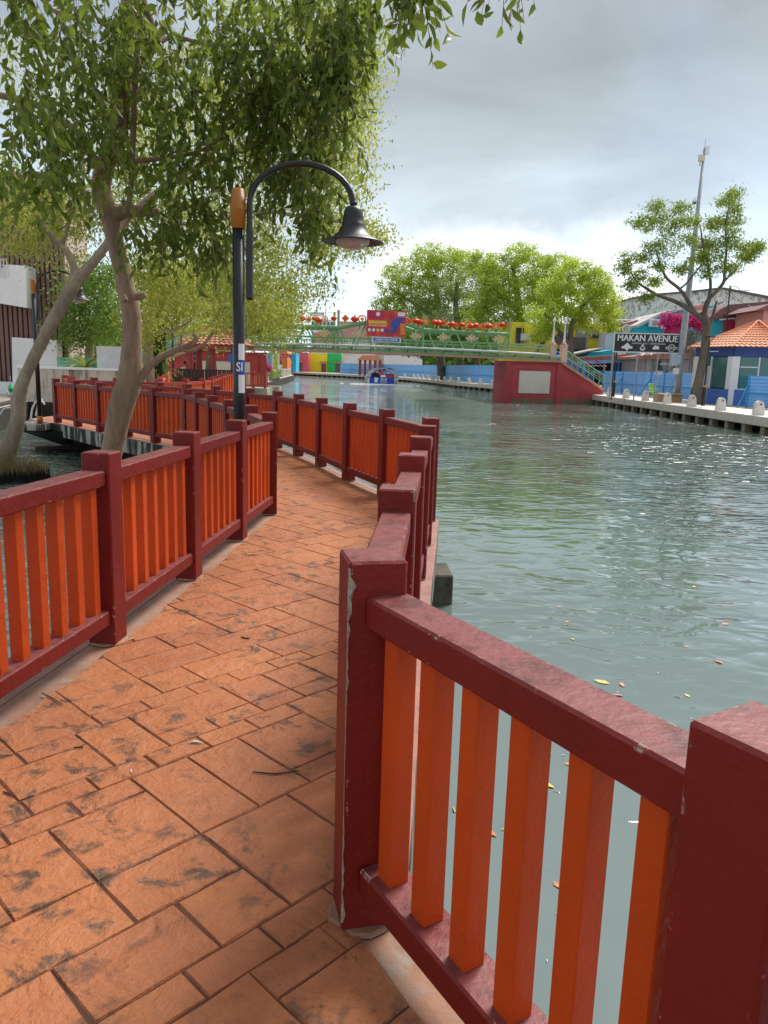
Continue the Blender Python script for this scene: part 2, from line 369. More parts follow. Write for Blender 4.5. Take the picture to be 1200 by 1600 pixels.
def text(name, body, size, mat, parent, loc, rot=(R(90), 0, 0), ext=.01, align='CENTER', sx=1., bold=0.):
    cu = bpy.data.curves.new(name, 'FONT'); cu.body = body; cu.size = size; cu.extrude = ext; cu.align_x = align; cu.align_y = 'CENTER'; cu.offset = bold
    cu.resolution_u = 3
    cu.materials.append(mat); o = bpy.data.objects.new(name, cu); col.objects.link(o); o.parent = parent; o.location = loc; o.rotation_euler = rot; o.scale = (sx, 1, 1)
    me = bpy.data.meshes.new_from_object(o.evaluated_get(bpy.context.evaluated_depsgraph_get())); bpy.data.objects.remove(o)
    o = bpy.data.objects.new(name, me); col.objects.link(o); o.parent = parent; o.location = loc; o.rotation_euler = rot; o.scale = (sx, 1, 1); return o
def crom(P, n=6):
    """smooth curve through 3D points (with radius as 4th value)"""
    P = [np.array(p, float) for p in P]; P = [2*P[0]-P[1]]+P+[2*P[-1]-P[-2]]; o = []
    for i in range(1, len(P)-2):
        for k in range(n):
            t = k/n; o.append(.5*((2*P[i])+(-P[i-1]+P[i+1])*t+(2*P[i-1]-5*P[i]+4*P[i+1]-P[i+2])*t*t+(-P[i-1]+3*P[i]-3*P[i+1]+P[i+2])*t**3))
    o.append(P[-2]); return o
def limb(mb, P, n=5, sides=10, wob=.10):
    Q = crom(P, n); mb.tube([q[:3] for q in Q], [max(.002, q[3]) for q in Q], sides, wob)
def npmesh(name, V, F, mat, smooth=False):
    """V (n,3), F (m,k) uniform polygons"""
    me = bpy.data.meshes.new(name); m, k = F.shape
    me.vertices.add(len(V)); me.vertices.foreach_set('co', V.astype(np.float32).ravel())
    me.loops.add(m*k); me.loops.foreach_set('vertex_index', F.astype(np.int32).ravel())
    me.polygons.add(m); me.polygons.foreach_set('loop_start', np.arange(0, m*k, k, dtype=np.int32))
    try: me.polygons.foreach_set('loop_total', np.full(m, k, dtype=np.int32))
    except Exception: pass
    me.update(calc_edges=True); me.validate()
    if mat: me.materials.append(mat)
    return me
def norm(a): return a/np.maximum(np.linalg.norm(a, axis=1, keepdims=True), 1e-9)
def leafverts(P, D, ln, wd, fold=.25, rs=nrs):
    """pointed folded leaves hanging from P along D: 6 corners, 4 triangles each"""
    n = len(P); D = norm(D); rv = rs.normal(size=(n, 3)); S = norm(np.cross(D, rv)); Nn = np.cross(D, S)
    ln = ln[:, None]; wd = wd[:, None]
    a = P; t = P+D*ln-Nn*ln*.10
    m1 = P+D*ln*.34+Nn*ln*.03; m2 = P+D*ln*.66
    l1 = m1+S*wd*.5+Nn*wd*fold; r1 = m1-S*wd*.5+Nn*wd*fold
    l2 = m2+S*wd*.42+Nn*wd*fold*.7; r2 = m2-S*wd*.42+Nn*wd*fold*.7
    V = np.stack([a, l1, l2, t, r2, r1, m1, m2], 1).reshape(-1, 3)
    b = (np.arange(n)*8)[:, None]
    F = np.concatenate([b+np.array([[0, 1, 6]]), b+np.array([[1, 2, 7]]), b+np.array([[1, 7, 6]]), b+np.array([[2, 3, 7]]), b+np.array([[0, 6, 5]]), b+np.array([[6, 7, 4]]), b+np.array([[6, 4, 5]]), b+np.array([[7, 3, 4]])])
    return V, F
def simpleleaves(P, D, ln, wd, rs=nrs):
    n = len(P); D = norm(D); S = norm(np.cross(D, rs.normal(size=(n, 3)))); ln = ln[:, None]; wd = wd[:, None]; Nn = np.cross(D, S)
    V = np.stack([P, P+D*ln*.45+S*wd*.5+Nn*wd*.15, P+D*ln, P+D*ln*.45-S*wd*.5+Nn*wd*.15], 1).reshape(-1, 3)
    b = (np.arange(n)*4)[:, None]
    return V, np.concatenate([b+np.array([[0, 1, 2]]), b+np.array([[0, 2, 3]])])
def inball(n, rs=nrs):
    d = norm(rs.normal(size=(n, 3))); return d*(rs.rand(n, 1)**(1/3.))
# ------------------------------------------------------------------ plan of the walkway
LF = [(-2.35, .2), (-1.98, 1.5), (-1.66, 2.78), (-1.50, 4.04), (-1.39, 5.36), (-1.29, 6.63), (-1.19, 7.86), (-1.60, 9.10), (-2.10, 10.33), (-2.58, 11.45), (-3.05, 12.6), (-3.55, 13.75), (-4.36, 14.55), (-5.2, 15.5), (-6.1, 16.45), (-7.02, 17.55), (-7.88, 18.5)]
RF = [(1.9, -1.15), (1.235, -.08), (.545, 1.0), (-.025, 1.95), (.055, 3.12), (.15, 4.37), (.25, 5.55), (.35, 6.66), (.44, 7.75), (.0, 9.15), (-.50, 10.40), (-1.0, 11.86), (-1.5, 13.15), (-2.02, 14.3), (-2.75, 15.35), (-3.62, 16.4), (-4.45, 17.3), (-5.3, 18.1), (-6.1, 19.0), (-6.9, 20.0), (-7.8, 20.7)]
def offset(P, d):
    o = []
    for i, p in enumerate(P):
        a = np.array(P[max(i-1, 0)]); b = np.array(P[min(i+1, len(P)-1)]); t = (b-a)/np.linalg.norm(b-a); o.append((p[0]-t[1]*d, p[1]+t[0]*d))
    return o
LO = offset(LF, .13); RO = offset(RF, -.125)
slab = LO+[(-9.0, 19.4), (-8.9, 21.2)]+RO[::-1]
def rough(P, d, sg):
    Q = []
    for a, b in zip(P[:-1], P[1:]):
        a = np.array(a); b = np.array(b); k = max(1, int(np.linalg.norm(b-a)/.16))
        Q += [tuple(a+(b-a)*i/k) for i in range(k)]
    Q.append(P[-1]); Q = offset(Q, d); rq = random.Random(31)
    return [(x+rq.uniform(-.018, .018), y+rq.uniform(-.018, .018)) for x, y in Q]
INN = rough(LF, -.085, 1)+[(-8.8, 19.6), (-8.8, 20.8)]+rough(RF, .06, -1)[::-1]
def clip(subj, win):
    """part of polygon subj inside the convex window win (counter-clockwise)"""
    o = subj
    for i in range(len(win)):
        a = win[i]; b = win[(i+1) % len(win)]; inp = o; o = []
        if not inp: return []
        f = lambda p: (b[0]-a[0])*(p[1]-a[1])-(b[1]-a[1])*(p[0]-a[0])
        for j in range(len(inp)):
            p = inp[j]; q = inp[(j+1) % len(inp)]; fp, fq = f(p), f(q)
            if fp >= 0: o.append(p)
            if (fp >= 0) != (fq >= 0): t = fp/(fp-fq); o.append((p[0]+(q[0]-p[0])*t, p[1]+(q[1]-p[1])*t))
    return o
def area(P): return .5*sum(P[i][0]*P[(i+1) % len(P)][1]-P[(i+1) % len(P)][0]*P[i][1] for i in range(len(P)))
if area(INN) < 0: INN = INN[::-1]
# ------------------------------------------------------------------ river and banks
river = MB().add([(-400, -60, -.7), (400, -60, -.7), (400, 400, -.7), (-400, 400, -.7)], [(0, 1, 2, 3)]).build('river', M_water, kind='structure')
MB().add([(-400, -60, -3), (400, -60, -3), (400, 400, -3), (-400, 400, -3)], [(0, 1, 2, 3)]).build('riverbed', M_dark, kind='structure')
leftbank = [(-80, -20), (-16, -20), (-13.5, 8), (-10.6, 19.0), (-12.6, 27.2), (-10.6, 27.4), (-9.4, 22.6), (-8.75, 20.95), (-6.0, 20.6), (-5.3, 22.4), (-5.2, 25.2), (-6.3, 31), (-7.1, 36), (-7.9, 42), (-8.2, 46.5), (-9.8, 50), (-9.8, 56.2), (-9.8, 62), (-12.2, 90), (-14.4, 120), (-22, 150), (-60, 175), (-300, 300), (-300, -20)]
M_ground = pm('bank_paving', (.40, .35, .29), .2, 1.5, .85, .004, 20., dirt=.3)
lbk = MB().prism(leftbank, -2.5, -.015).build('left_bank', M_ground, kind='structure')
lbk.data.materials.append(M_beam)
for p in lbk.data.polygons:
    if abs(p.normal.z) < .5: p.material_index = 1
rb = [(17.0, -60), (17.0, 31), (17.2, 57.5), (14.0, 70), (13.0, 84), (9.9, 99), (5.6, 129), (-3.5, 154), (-16, 171), (-60, 195), (-300, 330), (-300, 420), (400, 420), (400, -60)]
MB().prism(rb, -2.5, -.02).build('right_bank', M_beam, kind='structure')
qf = [(15.35, -60), (15.35, 31), (15.3, 58.2)]          # front edge of the near quay
M_far_g = pm('distant_ground', (.35, .31, .26), .2, .2, .9)
MB().add([(17, -60, 0), (400, -60, 0), (400, 420, 0), (-300, 420, 0), (-300, 331, 0), (-60, 196, 0), (-16, 172, 0), (-3.5, 155, 0), (5.7, 130, 0), (10, 100, 0), (13.2, 84, 0), (14.2, 70, 0), (17.2, 57.5, 0), (17, 31, 0)], [tuple(range(14))]).build('right_ground', M_far_g, kind='structure')
# near quay: slabs with joints, resting on piles
quay = MB().prism([(15.55, -30), (18.2, -30), (18.2, 59.6), (15.55, 59.6)], -.40, -.012).build('quay', M_quayside, kind='structure')
seg = MB().box((0, 0, 0), (2.75, 3.56, .40), ch=.02).mesh('paving_slab', M_quayside)
y = 59.1-1.8; i = 0
seg.materials.append(M_quay)
for p in seg.polygons:
    if p.normal.z > .9: p.material_index = 1
while y > 14:
    put('paving_slab', seg, quay, (16.72, y, -.19)); y -= 3.6; i += 1
pmesh = MB().box((0, 0, 0), (.34, .34, 1.5), ch=.02).mesh('pile', M_pile)
y = 59.4
while y > 22: put('pile', pmesh, quay, (15.62, y, -1.13)); y -= 1.72
# far quays beyond the bridge
def strip(pts, wdt, z0, z1):
    q = offset(pts, wdt); return MB().prism(list(pts)+q[::-1], z0, z1)
fq = [(14.3, 62), (12.3, 72), (11.4, 84), (8.1, 98), (3.7, 128), (-5.6, 152), (-18, 169), (-60, 192)]
fo = strip(fq, -3.0, -.38, .012).build('far_quay', M_quayside, kind='structure')
def walkpts(P, step, start=0.):
    d = start; o = []
    for a, b in zip(P[:-1], P[1:]):
        a = np.array(a, float); b = np.array(b, float); l = np.linalg.norm(b-a)
        while d < l: o.append((*(a+(b-a)*d/l), math.atan2(*(b-a)[::-1]))); d += step
        d -= l
    return o
for x, y, a in walkpts(offset(fq, -.25), 1.9, .5)[:58]: put('pile', pmesh, fo, (x, y, -1.12), a)
lq = [(-10.4, 64), (-12.1, 88), (-13.6, 108), (-15.2, 124), (-19, 133)]
lo_ = strip(lq, 3.2, -.5, .02).build('left_quay', M_quayside, kind='structure')
for x, y, a in walkpts(offset(lq, .25), 2.0, .5)[:34]: put('pile', pmesh, lo_, (x, y, -1.22), a)
# ------------------------------------------------------------------ the walkway and its stamped tiles
M_mix = M_edge
wk = MB().prism(slab, -.30, -.010).build('walkway', M_slabside, kind='structure')
wk.data.materials.append(M_conc); wk.data.materials.append(M_edge)
for p in wk.data.polygons:
    if p.normal.z > .9: p.material_index = 1
inner_far = clip(INN, [(-30, 12.2), (30, 12.2), (30, 40), (-30, 40)])
MB().prism(inner_far, -.0095, -.003).build('paving_surface', M_fpave, wk, kind='stuff')
# pink painted lip outside the river-side posts
MB().prism(INN, -.0097, -.0055).build('grout', pm('dark_grout', (.075, .032, .020), .4, 6., .9), wk, kind='stuff')
lip = list(RO)+offset(RF, -.04)[::-1]
MB().prism(lip, -.0098, -.0063).build('painted_lip', M_edge, wk)
LOl = list(LO)+offset(LF, .07)[::-1]
MB().prism(LOl, -.0098, -.0063).build('painted_lip', M_edge, wk)
A = np.array([.695, .719]); B = np.array([.719, -.695]); O0 = np.array([-1.07, 2.28]); UN = .118
occ = {}; tiles = []
SZ = [((4, 3), 5), ((3, 4), 3), ((3, 2), 6), ((4, 2), 5), ((2, 2), 4), ((3, 3), 4), ((2, 3), 4), ((2, 4), 4), ((5, 3), 1), ((1, 2), 1)]
tr = random.Random(5); GR = 130
for j in range(-GR, GR):
    for i in range(-GR, GR):
        if (i, j) in occ: continue
        c0 = O0+B*i*UN+A*j*UN
        if not (-9 < c0[0] < 3 and -1 < c0[1] < 14): occ[(i, j)] = 1; continue
        opts = [s for s, k in SZ for _ in range(k)]; tr.shuffle(opts); opts.append((1, 1))
        for (a, b) in opts:
            if all((i+u, j+v) not in occ for u in range(a) for v in range(b)): break
        for u in range(a):
            for v in range(b): occ[(i+u, j+v)] = 1
        tiles.append((i, j, a, b))
def wob(x, y): return math.sin(x*23+y*11)*.5+math.sin(x*57-y*41+1.3)*.3+math.sin(x*131+y*97)*.2
cnt = 0; rest = MB(); cand = []
for (i, j, a, b) in tiles:
    g = tr.choice([.0006, .0012, .0028, .0040])
    c0 = O0+B*(i*UN+g)+A*(j*UN+g); c1 = O0+B*((i+a)*UN-g)+A*(j*UN+g); c2 = O0+B*((i+a)*UN-g)+A*((j+b)*UN-g); c3 = O0+B*(i*UN+g)+A*((j+b)*UN-g)
    win = [tuple(c0), tuple(c3), tuple(c2), tuple(c1)]
    if area(win) < 0: win = win[::-1]
    P = clip(INN, win)
    if len(P) < 3 or abs(area(P)) < .0007: continue
    cy = sum(p[1] for p in P)/len(P)
    if cy > 12.3: continue
    cand.append((cy, P))
cand.sort(key=lambda t: t[0])
for cy, P in cand:
    Q = []
    for k in range(len(P)):
        p = np.array(P[k]); q = np.array(P[(k+1) % len(P)]); l = np.linalg.norm(q-p)
        if l < 1e-4: continue
        nseg = max(1, int(l/.07)) if cy < 5 else max(1, int(l/.16))
        for m in range(nseg): Q.append(tuple(p+(q-p)*m/nseg))
    c = np.mean(np.array(Q), 0); n = len(Q)
    if n < 3: continue
    zt = tr.uniform(-.0012, .0015); top = []; mid = []; bot = []
    for p in Q:
        d = c-np.array(p); dl = np.linalg.norm(d)+1e-6; s = .0022*(wob(*p)+.4); chn = min(.0048+.003*wob(p[1], p[0]), dl*.3)
        a_ = np.array(p)+d/dl*s; b_ = a_+d/dl*chn
        bot.append((*a_, -.013)); mid.append((*a_, zt-.006)); top.append((*b_, zt+.0012*wob(p[0]*2, p[1])))
    fs = [tuple(range(2*n, 3*n))]
    for k in range(n):
        k2 = (k+1) % n; fs += [(k, k2, n+k2, n+k), (n+k, n+k2, 2*n+k2, 2*n+k)]
    if area(Q) < 0: fs = [tuple(reversed(f)) for f in fs]
    if cnt < 300: MB().add(bot+mid+top, fs).build('paving_tile', M_tile, wk); cnt += 1
    else: rest.add(bot+mid+top, fs)
if rest.v: rest.build('paving_tiles', M_tile, wk, kind='stuff')
# beams and piers carrying the walkway
bm_ = MB()
for (x, y, rz_, l) in [(-5.3, 16.9, R(134), 5.2), (-2.3, 12.9, R(114), 4.), (-.4, 5.2, R(85), 7.)]: bm_.box((x, y, -.47), (l, .45, .33), rz_)
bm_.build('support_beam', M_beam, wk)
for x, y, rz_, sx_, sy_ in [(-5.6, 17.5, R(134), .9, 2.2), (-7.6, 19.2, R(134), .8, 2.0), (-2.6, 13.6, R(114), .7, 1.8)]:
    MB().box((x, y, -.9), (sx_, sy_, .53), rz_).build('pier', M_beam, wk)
blk = MB().box((.36, 7.35, -.58), (.62, .50, .34), R(3), ch=.015).build('concrete_block', pm('mossy_block', (.10, .085, .06), .4, 6., .9, .01, 20., dirt=.6, dcol=(.02, .03, .015)))
tag(blk, 'dark square concrete block sticking out of the river beside the walkway edge', 'concrete block')
MB().box((.22, 5.5, -.66), (.5, .5, .3), R(3), ch=.015).build('pier', M_beam, wk)
# ------------------------------------------------------------------ railings
PH = 1.042; PW = .152
def railing(P, name, label, mr=M_red, mo=M_ora, first_rz=None, z=0., ch=.007, spacing=.160, hts=1.):
    t = thing(name, label, 'railing', (P[0][0], P[0][1], z))
    post = MB().box((0, 0, PH/2), (PW, PW, PH), ch=ch).mesh('post', mr)
    pk = MB().box((0, 0, .535), (.060, .060, .69), ch=.003 if ch else 0).mesh('picket', mo)
    n = len(P)
    for i, p in enumerate(P):
        a = np.array(P[max(i-1, 0)]); b = np.array(P[min(i+1, n-1)]); rz_ = math.atan2(*(b-a)[::-1])
        if i == 0 and first_rz is not None: rz_ = first_rz
        o = put('post', post, t, (p[0]-P[0][0], p[1]-P[0][1], 0), rz_)
    if ch:
        rq = random.Random(len(P))
        for p in P[:11]:
            m = MB(); n_ = 14; rr_ = [(.094+.020*rq.random()) for k in range(n_)]
            top = [(p[0]+.9*q*math.cos(k*6.283/n_), p[1]+.9*q*math.sin(k*6.283/n_), .005) for k, q in enumerate(rr_)]; bot = [(p[0]+q*math.cos(k*6.283/n_), p[1]+q*math.sin(k*6.283/n_), -.004) for k, q in enumerate(rr_)]
            m.add(bot+top, [tuple(range(n_, 2*n_))]+[(k, (k+1) % n_, n_+(k+1) % n_, n_+k) for k in range(n_)]); m.build('mortar', M_conc, t)
    for a, b in zip(P[:-1], P[1:]):
        a = np.array(a); b = np.array(b); d = b-a; l = np.linalg.norm(d); m = (a+b)/2; rz_ = math.atan2(d[1], d[0])
        loc = (m[0]-P[0][0], m[1]-P[0][1], 0)
        rl = l-PW*.93
        put('top_rail', MB().box((0, 0, .912), (rl, .118, .082), ch=ch).mesh('top_rail', mr), t, loc, rz_)
        put('bottom_rail', MB().box((0, 0, .155), (rl, .118, .082), ch=ch).mesh('bottom_rail', mr), t, loc, rz_)
        k = max(2, int(round(rl/spacing))); 
        for q in range(k):
            f = (q+.5)/k-.5; u = d/l
            put('picket', pk, t, (loc[0]+u[0]*rl*f, loc[1]+u[1]*rl*f, 0), rz_)
    return t
railing(LF, 'walkway_railing', 'red and orange concrete railing along the left side of the near walkway, curving away left')
railing(RF, 'walkway_railing', 'red and orange concrete railing on the river side of the walkway, from the right foreground')
# the worn corner of the post at the bend, bare concrete showing
def worn_corner(root, idx):
    posts = [c for c in root.children if c.name.split('.')[0] == 'post']; p = posts[idx]; rq = random.Random(17); q = .0782
    L1_, L2_ = [], []
    for k in range(44):
        z = .03+k*.0232; ex = .5+.5*math.sin(z*7+1.5)+ (1.0 if z > .93 else 0); L1_.append((.0005+.010*rq.random()**2*ex+.001*ex, z)); L2_.append((.0005+.004*rq.random()*ex, z))
    m = MB()
    for (a, z), (b_, z2) in zip(L1_[:-1], L1_[1:]): m.add([(-q, q, z), (-q, q-a-.001, z), (-q, q-b_-.001, z2), (-q, q, z2)], [(0, 3, 2, 1)])
    for (a, z), (b_, z2) in zip(L2_[:-1], L2_[1:]): m.add([(-q, q, z), (-q+a+.001, q, z), (-q+b_+.001, q, z2), (-q, q, z2)], [(0, 1, 2, 3)])
    o = m.build('chipped_corner', pm('bare_concrete', (.34, .30, .23), .3, 60., .9, .003, 90., dirt=.7, dcol=(.10, .09, .07)), p, world=False)
worn_corner([o for o in bpy.data.objects if o.get('label', '').startswith('red and orange concrete railing on the river')][0], 3)
W3 = [(-9.2, 22.2), (-8.6, 21.2), (-7.3, 21.0), (-6.15, 20.95), (-5.75, 22.2), (-5.6, 23.6), (-5.7, 25.1), (-5.95, 26.6), (-6.2, 28.1), (-6.45, 29.6), (-6.7, 31.1), (-6.95, 32.6), (-7.2, 34.2), (-7.45, 35.9), (-7.7, 37.7), (-7.95, 39.5), (-8.2, 41.4), (-8.4, 43.3), (-8.55, 45.3)]
railing(W3, 'promenade_railing', 'faded red railing of the promenade behind the curve of the near walkway', M_redf, M_oraf, ch=0.)
W4 = [(-9.45, 50.3), (-8.65, 50.1), (-7.85, 49.9)]
railing(W4, 'promenade_railing', 'pale orange railing on the white edged promenade just before the bridge', M_redg, M_orag, ch=0., spacing=.22)
W5 = [(-7.0, 24.0), (-7.6, 26.5), (-8.3, 29), (-9.0, 31.5), (-9.8, 34.2), (-10.5, 37), (-11.2, 40)]
railing(W5, 'promenade_railing', 'pale red railing on the landward side of the promenade below the pavilion', M_redg, M_orag, ch=0., spacing=.3)
MB().prism([(-7.7, 49.7), (-7.7, 56.5), (-10.2, 56.5), (-10.2, 50.1)], -.9, -.008).build('promenade_edge', M_wallstain, kind='structure')
# ------------------------------------------------------------------ street lamps
def street_lamp(label, loc, rz, cap_square=False, sticker=True, h=3.0, big=True, group=None):
    t = thing('street_lamp', label, 'street lamp', loc, rz, group)
    pr = .052
    MB().lathe([(pr, 0), (pr, h-.33)], n=20).build('pole', M_black, t, True, world=False)
    MB().lathe([(.055, 0), (.07, .0), (.062, .16), (.054, .165)], n=20).build('base_collar', M_cap, t, True, world=False)
    MB().lathe([(.057, h-.335), (.068, h-.19), (.074, h-.185), (.074, h-.175), (.070, h-.17), (.056, h-.012), (.02, h)], n=8 if cap_square else 20).build('cap', M_cap, t, not cap_square, world=False)
    # arched arm: straight clamped piece then a half circle, ends over the shade
    P = [(.10, 0, h-.93), (.10, 0, h-.55), (.10, 0, h-.12)]
    R0 = .445
    for k in range(1, 17):
        a = math.pi*(1-k/16*.965); P.append((.10+R0+R0*math.cos(a), 0, h-.12+R0*.72*math.sin(a)))
    P.append((P[-1][0]+.012, 0, P[-1][2]-.05))
    MB().tube(P, .026, 12).build('arm', M_black, t, True, world=False)
    MB().box((.10, 0, h-.63), (.055, .055, .58), ch=.006).build('bracket', M_black, t, world=False)
    e = P[-1]; c = (e[0], 0, e[2])
    s = MB().lathe([(.02, .01), (.035, .0), (.060, -.008), (.078, -.04), (.088, -.10), (.092, -.135), (.098, -.14), (.10, -.16), (.128, -.215), (.19, -.262), (.262, -.288), (.266, -.296), (.255, -.298), (.17, -.275), (.10, -.20)], c, 32).build('lamp_shade', M_blackr, t, True, world=False)
    MB().lathe([(.150, -.274), (.150, -.285), (.138, -.312), (.10, -.338), (.05, -.350), (.004, -.353)], c, 28).build('lens', M_lens, t, True, world=False)
    MB().lathe([(.03, .01), (.034, .016), (.034, .03), (.026, .034)], c, 12).build('collar', M_blackr, t, True, world=False)
    if sticker:
        st = thing_sticker(t, 1.36, h)
    return t
def thing_sticker(t, z, h):
    def arc(name, z0, z1, mat, r=.0535):
        mb = MB(); n = 8
        vs = [(r*math.cos(a), r*math.sin(a), zz) for zz in (z0, z1) for a in [R(-80)+R(70)*k/n for k in range(n+1)]]
        mb.add(vs, [(k, k+1, n+2+k, n+1+k) for k in range(n)]); return mb.build(name, mat, t, world=False)
    arc('sticker', z-.10, z+.33, M_stickw); arc('sticker_band', z+.06, z+.19, M_stickb, .0542)
    return None
lamp = street_lamp('black street lamp with orange cap and arched arm standing beside the near walkway railing', (-1.335, 7.0, 0), R(-4))
def sticker_text(t):
    text('lettering', 'SI', .11, M_stickw, t, (.020, -.0535, 1.485), (R(90), 0, R(24)), .001, 'CENTER', .8, .002)
sticker_text(lamp)
street_lamp('black lamp with orange cap and foot at the far left end of the walkway railing', (-8.15, 18.15, 0), R(12), True, False, 3.27)
street_lamp('slim black lamp in front of the dark fern covered tree trunk', at(271, 606, 36), R(14), False, True, 3.6)
street_lamp('slim black lamp between the fern trunk and the red pavilion', at(304, 600, 46), R(20), False, True, 3.4)
# cantilever slab and foot block for the far lamp
MB().prism([(-8.0, 17.9), (-8.75, 17.9), (-8.75, 19.2), (-8.0, 19.2)], -.16, -.012).build('lamp_footing', M_slabside, kind='structure')
tag(MB().add([(-8.6, 17.95, -.16), (-7.9, 17.7, -.16), (-7.55, 18.0, -.5), (-7.4, 18.0, -.16), (-8.6, 18.5, -.16), (-7.9, 18.5, -.16), (-7.55, 18.5, -.5), (-7.4, 18.4, -.16)], [(0, 2, 1), (1, 2, 3), (0, 4, 6, 2), (2, 6, 7, 3), (4, 5, 6), (5, 7, 6)]).build('metal_bracket', M_black), 'black metal bracket under the footing of the far lamp by the walkway', 'bracket')
# ------------------------------------------------------------------ trees
def tree(name, label, loc, limbs, bark, foliage, cat='tree', group=None):
    """limbs: lists of (x,y,z,r); foliage: list of (part name, mesh)"""
    t = thing(name, label, cat, loc, 0, group)
    for i, Ls in enumerate(limbs):
        if cat == 'tree' and name == 'mangrove_tree': Ls = [[(*q[:3], q[3]*.86) for q in P] for P in Ls]
        m = MB()
        for P in Ls: limb(m, P)
        m.build('trunk' if i == 0 else 'limb', bark, t, True)
    for nm, me in foliage:
        o = put(nm, me, t, tuple(-Vector(loc)), kind='stuff')
    return t
def px(pts, Y, ppm=None):
    """pixel path at depth Y (Y may be per point) -> world; radius given in pixels"""
    o = []
    for p in pts:
        yy = p[3] if len(p) > 3 else Y
        q = at(p[0], p[1], yy); o.append((*q, p[2]*yy/FPX))
    return o
def cluster_pts(blobs, rs):
    """blobs: (x,y,z, rx,ry,rz, clumps, leaves per clump, clump sigma)"""
    out = []
    for (x, y, z, rx, ry, rz, nc, nl, sg) in blobs:
        c = inball(nc, rs)*np.array([rx, ry, rz])+np.array([x, y, z])
        s = sg*(.6+.8*rs.rand(nc, 1))
        p = np.repeat(c, nl, 0)+rs.normal(size=(nc*nl, 3))*np.repeat(s, nl, 0)*np.array([1, 1, .7]); out.append(p)
    return np.concatenate(out)
def crown(name, blobs, ln, wd, mat, seed, down=.6, shaped=False):
    rs = np.random.RandomState(seed); P = cluster_pts(blobs, rs); n = len(P)
    D = rs.normal(size=(n, 3))+np.array([0, 0, -down]); l = ln*(.6+.7*rs.rand(n)); w_ = wd*(.7+.5*rs.rand(n))
    V, F = (leafverts if shaped else simpleleaves)(P, D, l, w_, rs=rs)
    return npmesh(name, V, F, mat)
def pb(x, y, Y, rpx, rpy, nc, nl, sg, ry=None):
    c = at(x, y, Y); k = Y/FPX; return (*c, rpx*k, ry if ry is not None else (rpx+rpy)/2*k, rpy*k, nc, nl, sg)
# --- hanging sprigs for the near tree: each a drooping twig with leaves in alternation
def sprigs(blobs, ln, wd, seed, ymin=None):
    rs = np.random.RandomState(seed); LP = []; LD = []; tw = MB(); rr = random.Random(seed)
    for (x, y, z, rx, ry, rz, ns) in blobs:
        C = inball(ns, rs)*np.array([rx, ry, rz])+np.array([x, y, z])
        for c in C:
            L_ = rr.uniform(.22, .50); nl = rr.randint(6, 11); az = rr.uniform(0, 6.283); sp_ = rr.uniform(.15, .7)
            h = np.array([math.cos(az), math.sin(az), 0])
            pts = [c+h*sp_*L_*u-np.array([0, 0, 1])*L_*(u*u*.9+.1*u) for u in (0, .33, .66, 1)]
            tw.tube(pts, [.004, .003, .0025, .0015], 3)
            for k in range(nl):
                u = (k+.6)/nl; i = min(2, int(u*3)); f = u*3-i
                p = pts[i]*(1-f)+pts[i+1]*f
                a = az+(1 if k % 2 else -1)*rr.uniform(.5, 1.6); LP.append(p)
                LD.append(np.array([math.cos(a)*.45, math.sin(a)*.45, -rr.uniform(.30, 1.3)])+rs.normal(size=3)*.38)
    LP = np.array(LP); LD = np.array(LD); n = len(LP)
    return tw, LP, LD, ln*(.65+.55*rs.rand(n)), wd*(.75+.5*rs.rand(n)), rs
def sb(x, y, Y, rpx, rpy, ns, ry=.8):
    c = at(x, y, Y); k = Y/FPX; return (*c, rpx*k, ry, rpy*k, ns)
Yt = 8.5
mt_loc = (at(165, 780, Yt)[0], Yt, -.75)
near_blobs = [
 # dense mass upper centre and right
 sb(450, 60, 8.3, 120, 90, 226, 0.7), sb(480, 180, 8.3, 75, 80, 129, 0.7), sb(470, 290, 8.3, 50, 60, 66, 0.5), sb(490, 350, 8.3, 26, 36, 17, 0.3), sb(395, 180, 8.6, 70, 90, 108, 0.7),
 sb(530, 80, 8.3, 45, 70, 60, 0.5), sb(560, 10, 8.3, 40, 40, 37, 0.4), sb(300, 90, 8, 110, 90, 94, 1.1), sb(290, 250, 8.2, 80, 80, 75, 0.8), sb(300, 340, 8, 66, 46, 43, 0.5), sb(330, 385, 7.8, 28, 26, 9, 0.3), sb(230, 350, 8, 40, 40, 20, 0.5),
 sb(160, 40, 7.6, 110, 45, 60, 0.9), sb(60, 15, 7, 80, 22, 29, 0.8), sb(30, 80, 6.6, 30, 100, 23, 0.5), sb(120, 170, 7.4, 70, 60, 47, 0.7), sb(60, 200, 7, 65, 50, 34, 0.6), sb(95, 270, 7.4, 45, 36, 17, 0.5), sb(20, 270, 6.6, 28, 40, 13, 0.4), sb(200, 210, 8.4, 60, 70, 47, 0.7), sb(175, 110, 8.4, 60, 70, 41, 0.7),
 # sprays reaching over the walkway
 sb(635, -62, 5.0, 16, 36, 16, .15), sb(640, -35, 5.0, 8, 10, 5, .1), sb(790, -100, 4.8, 10, 34, 13, .1), sb(792, -62, 4.8, 5, 8, 3, .05),
 sb(705, -230, 5.0, 160, 50, 40, .5), sb(500, -160, 5.8, 220, 60, 80, .9), sb(150, -130, 6.0, 240, 70, 100, .9)]
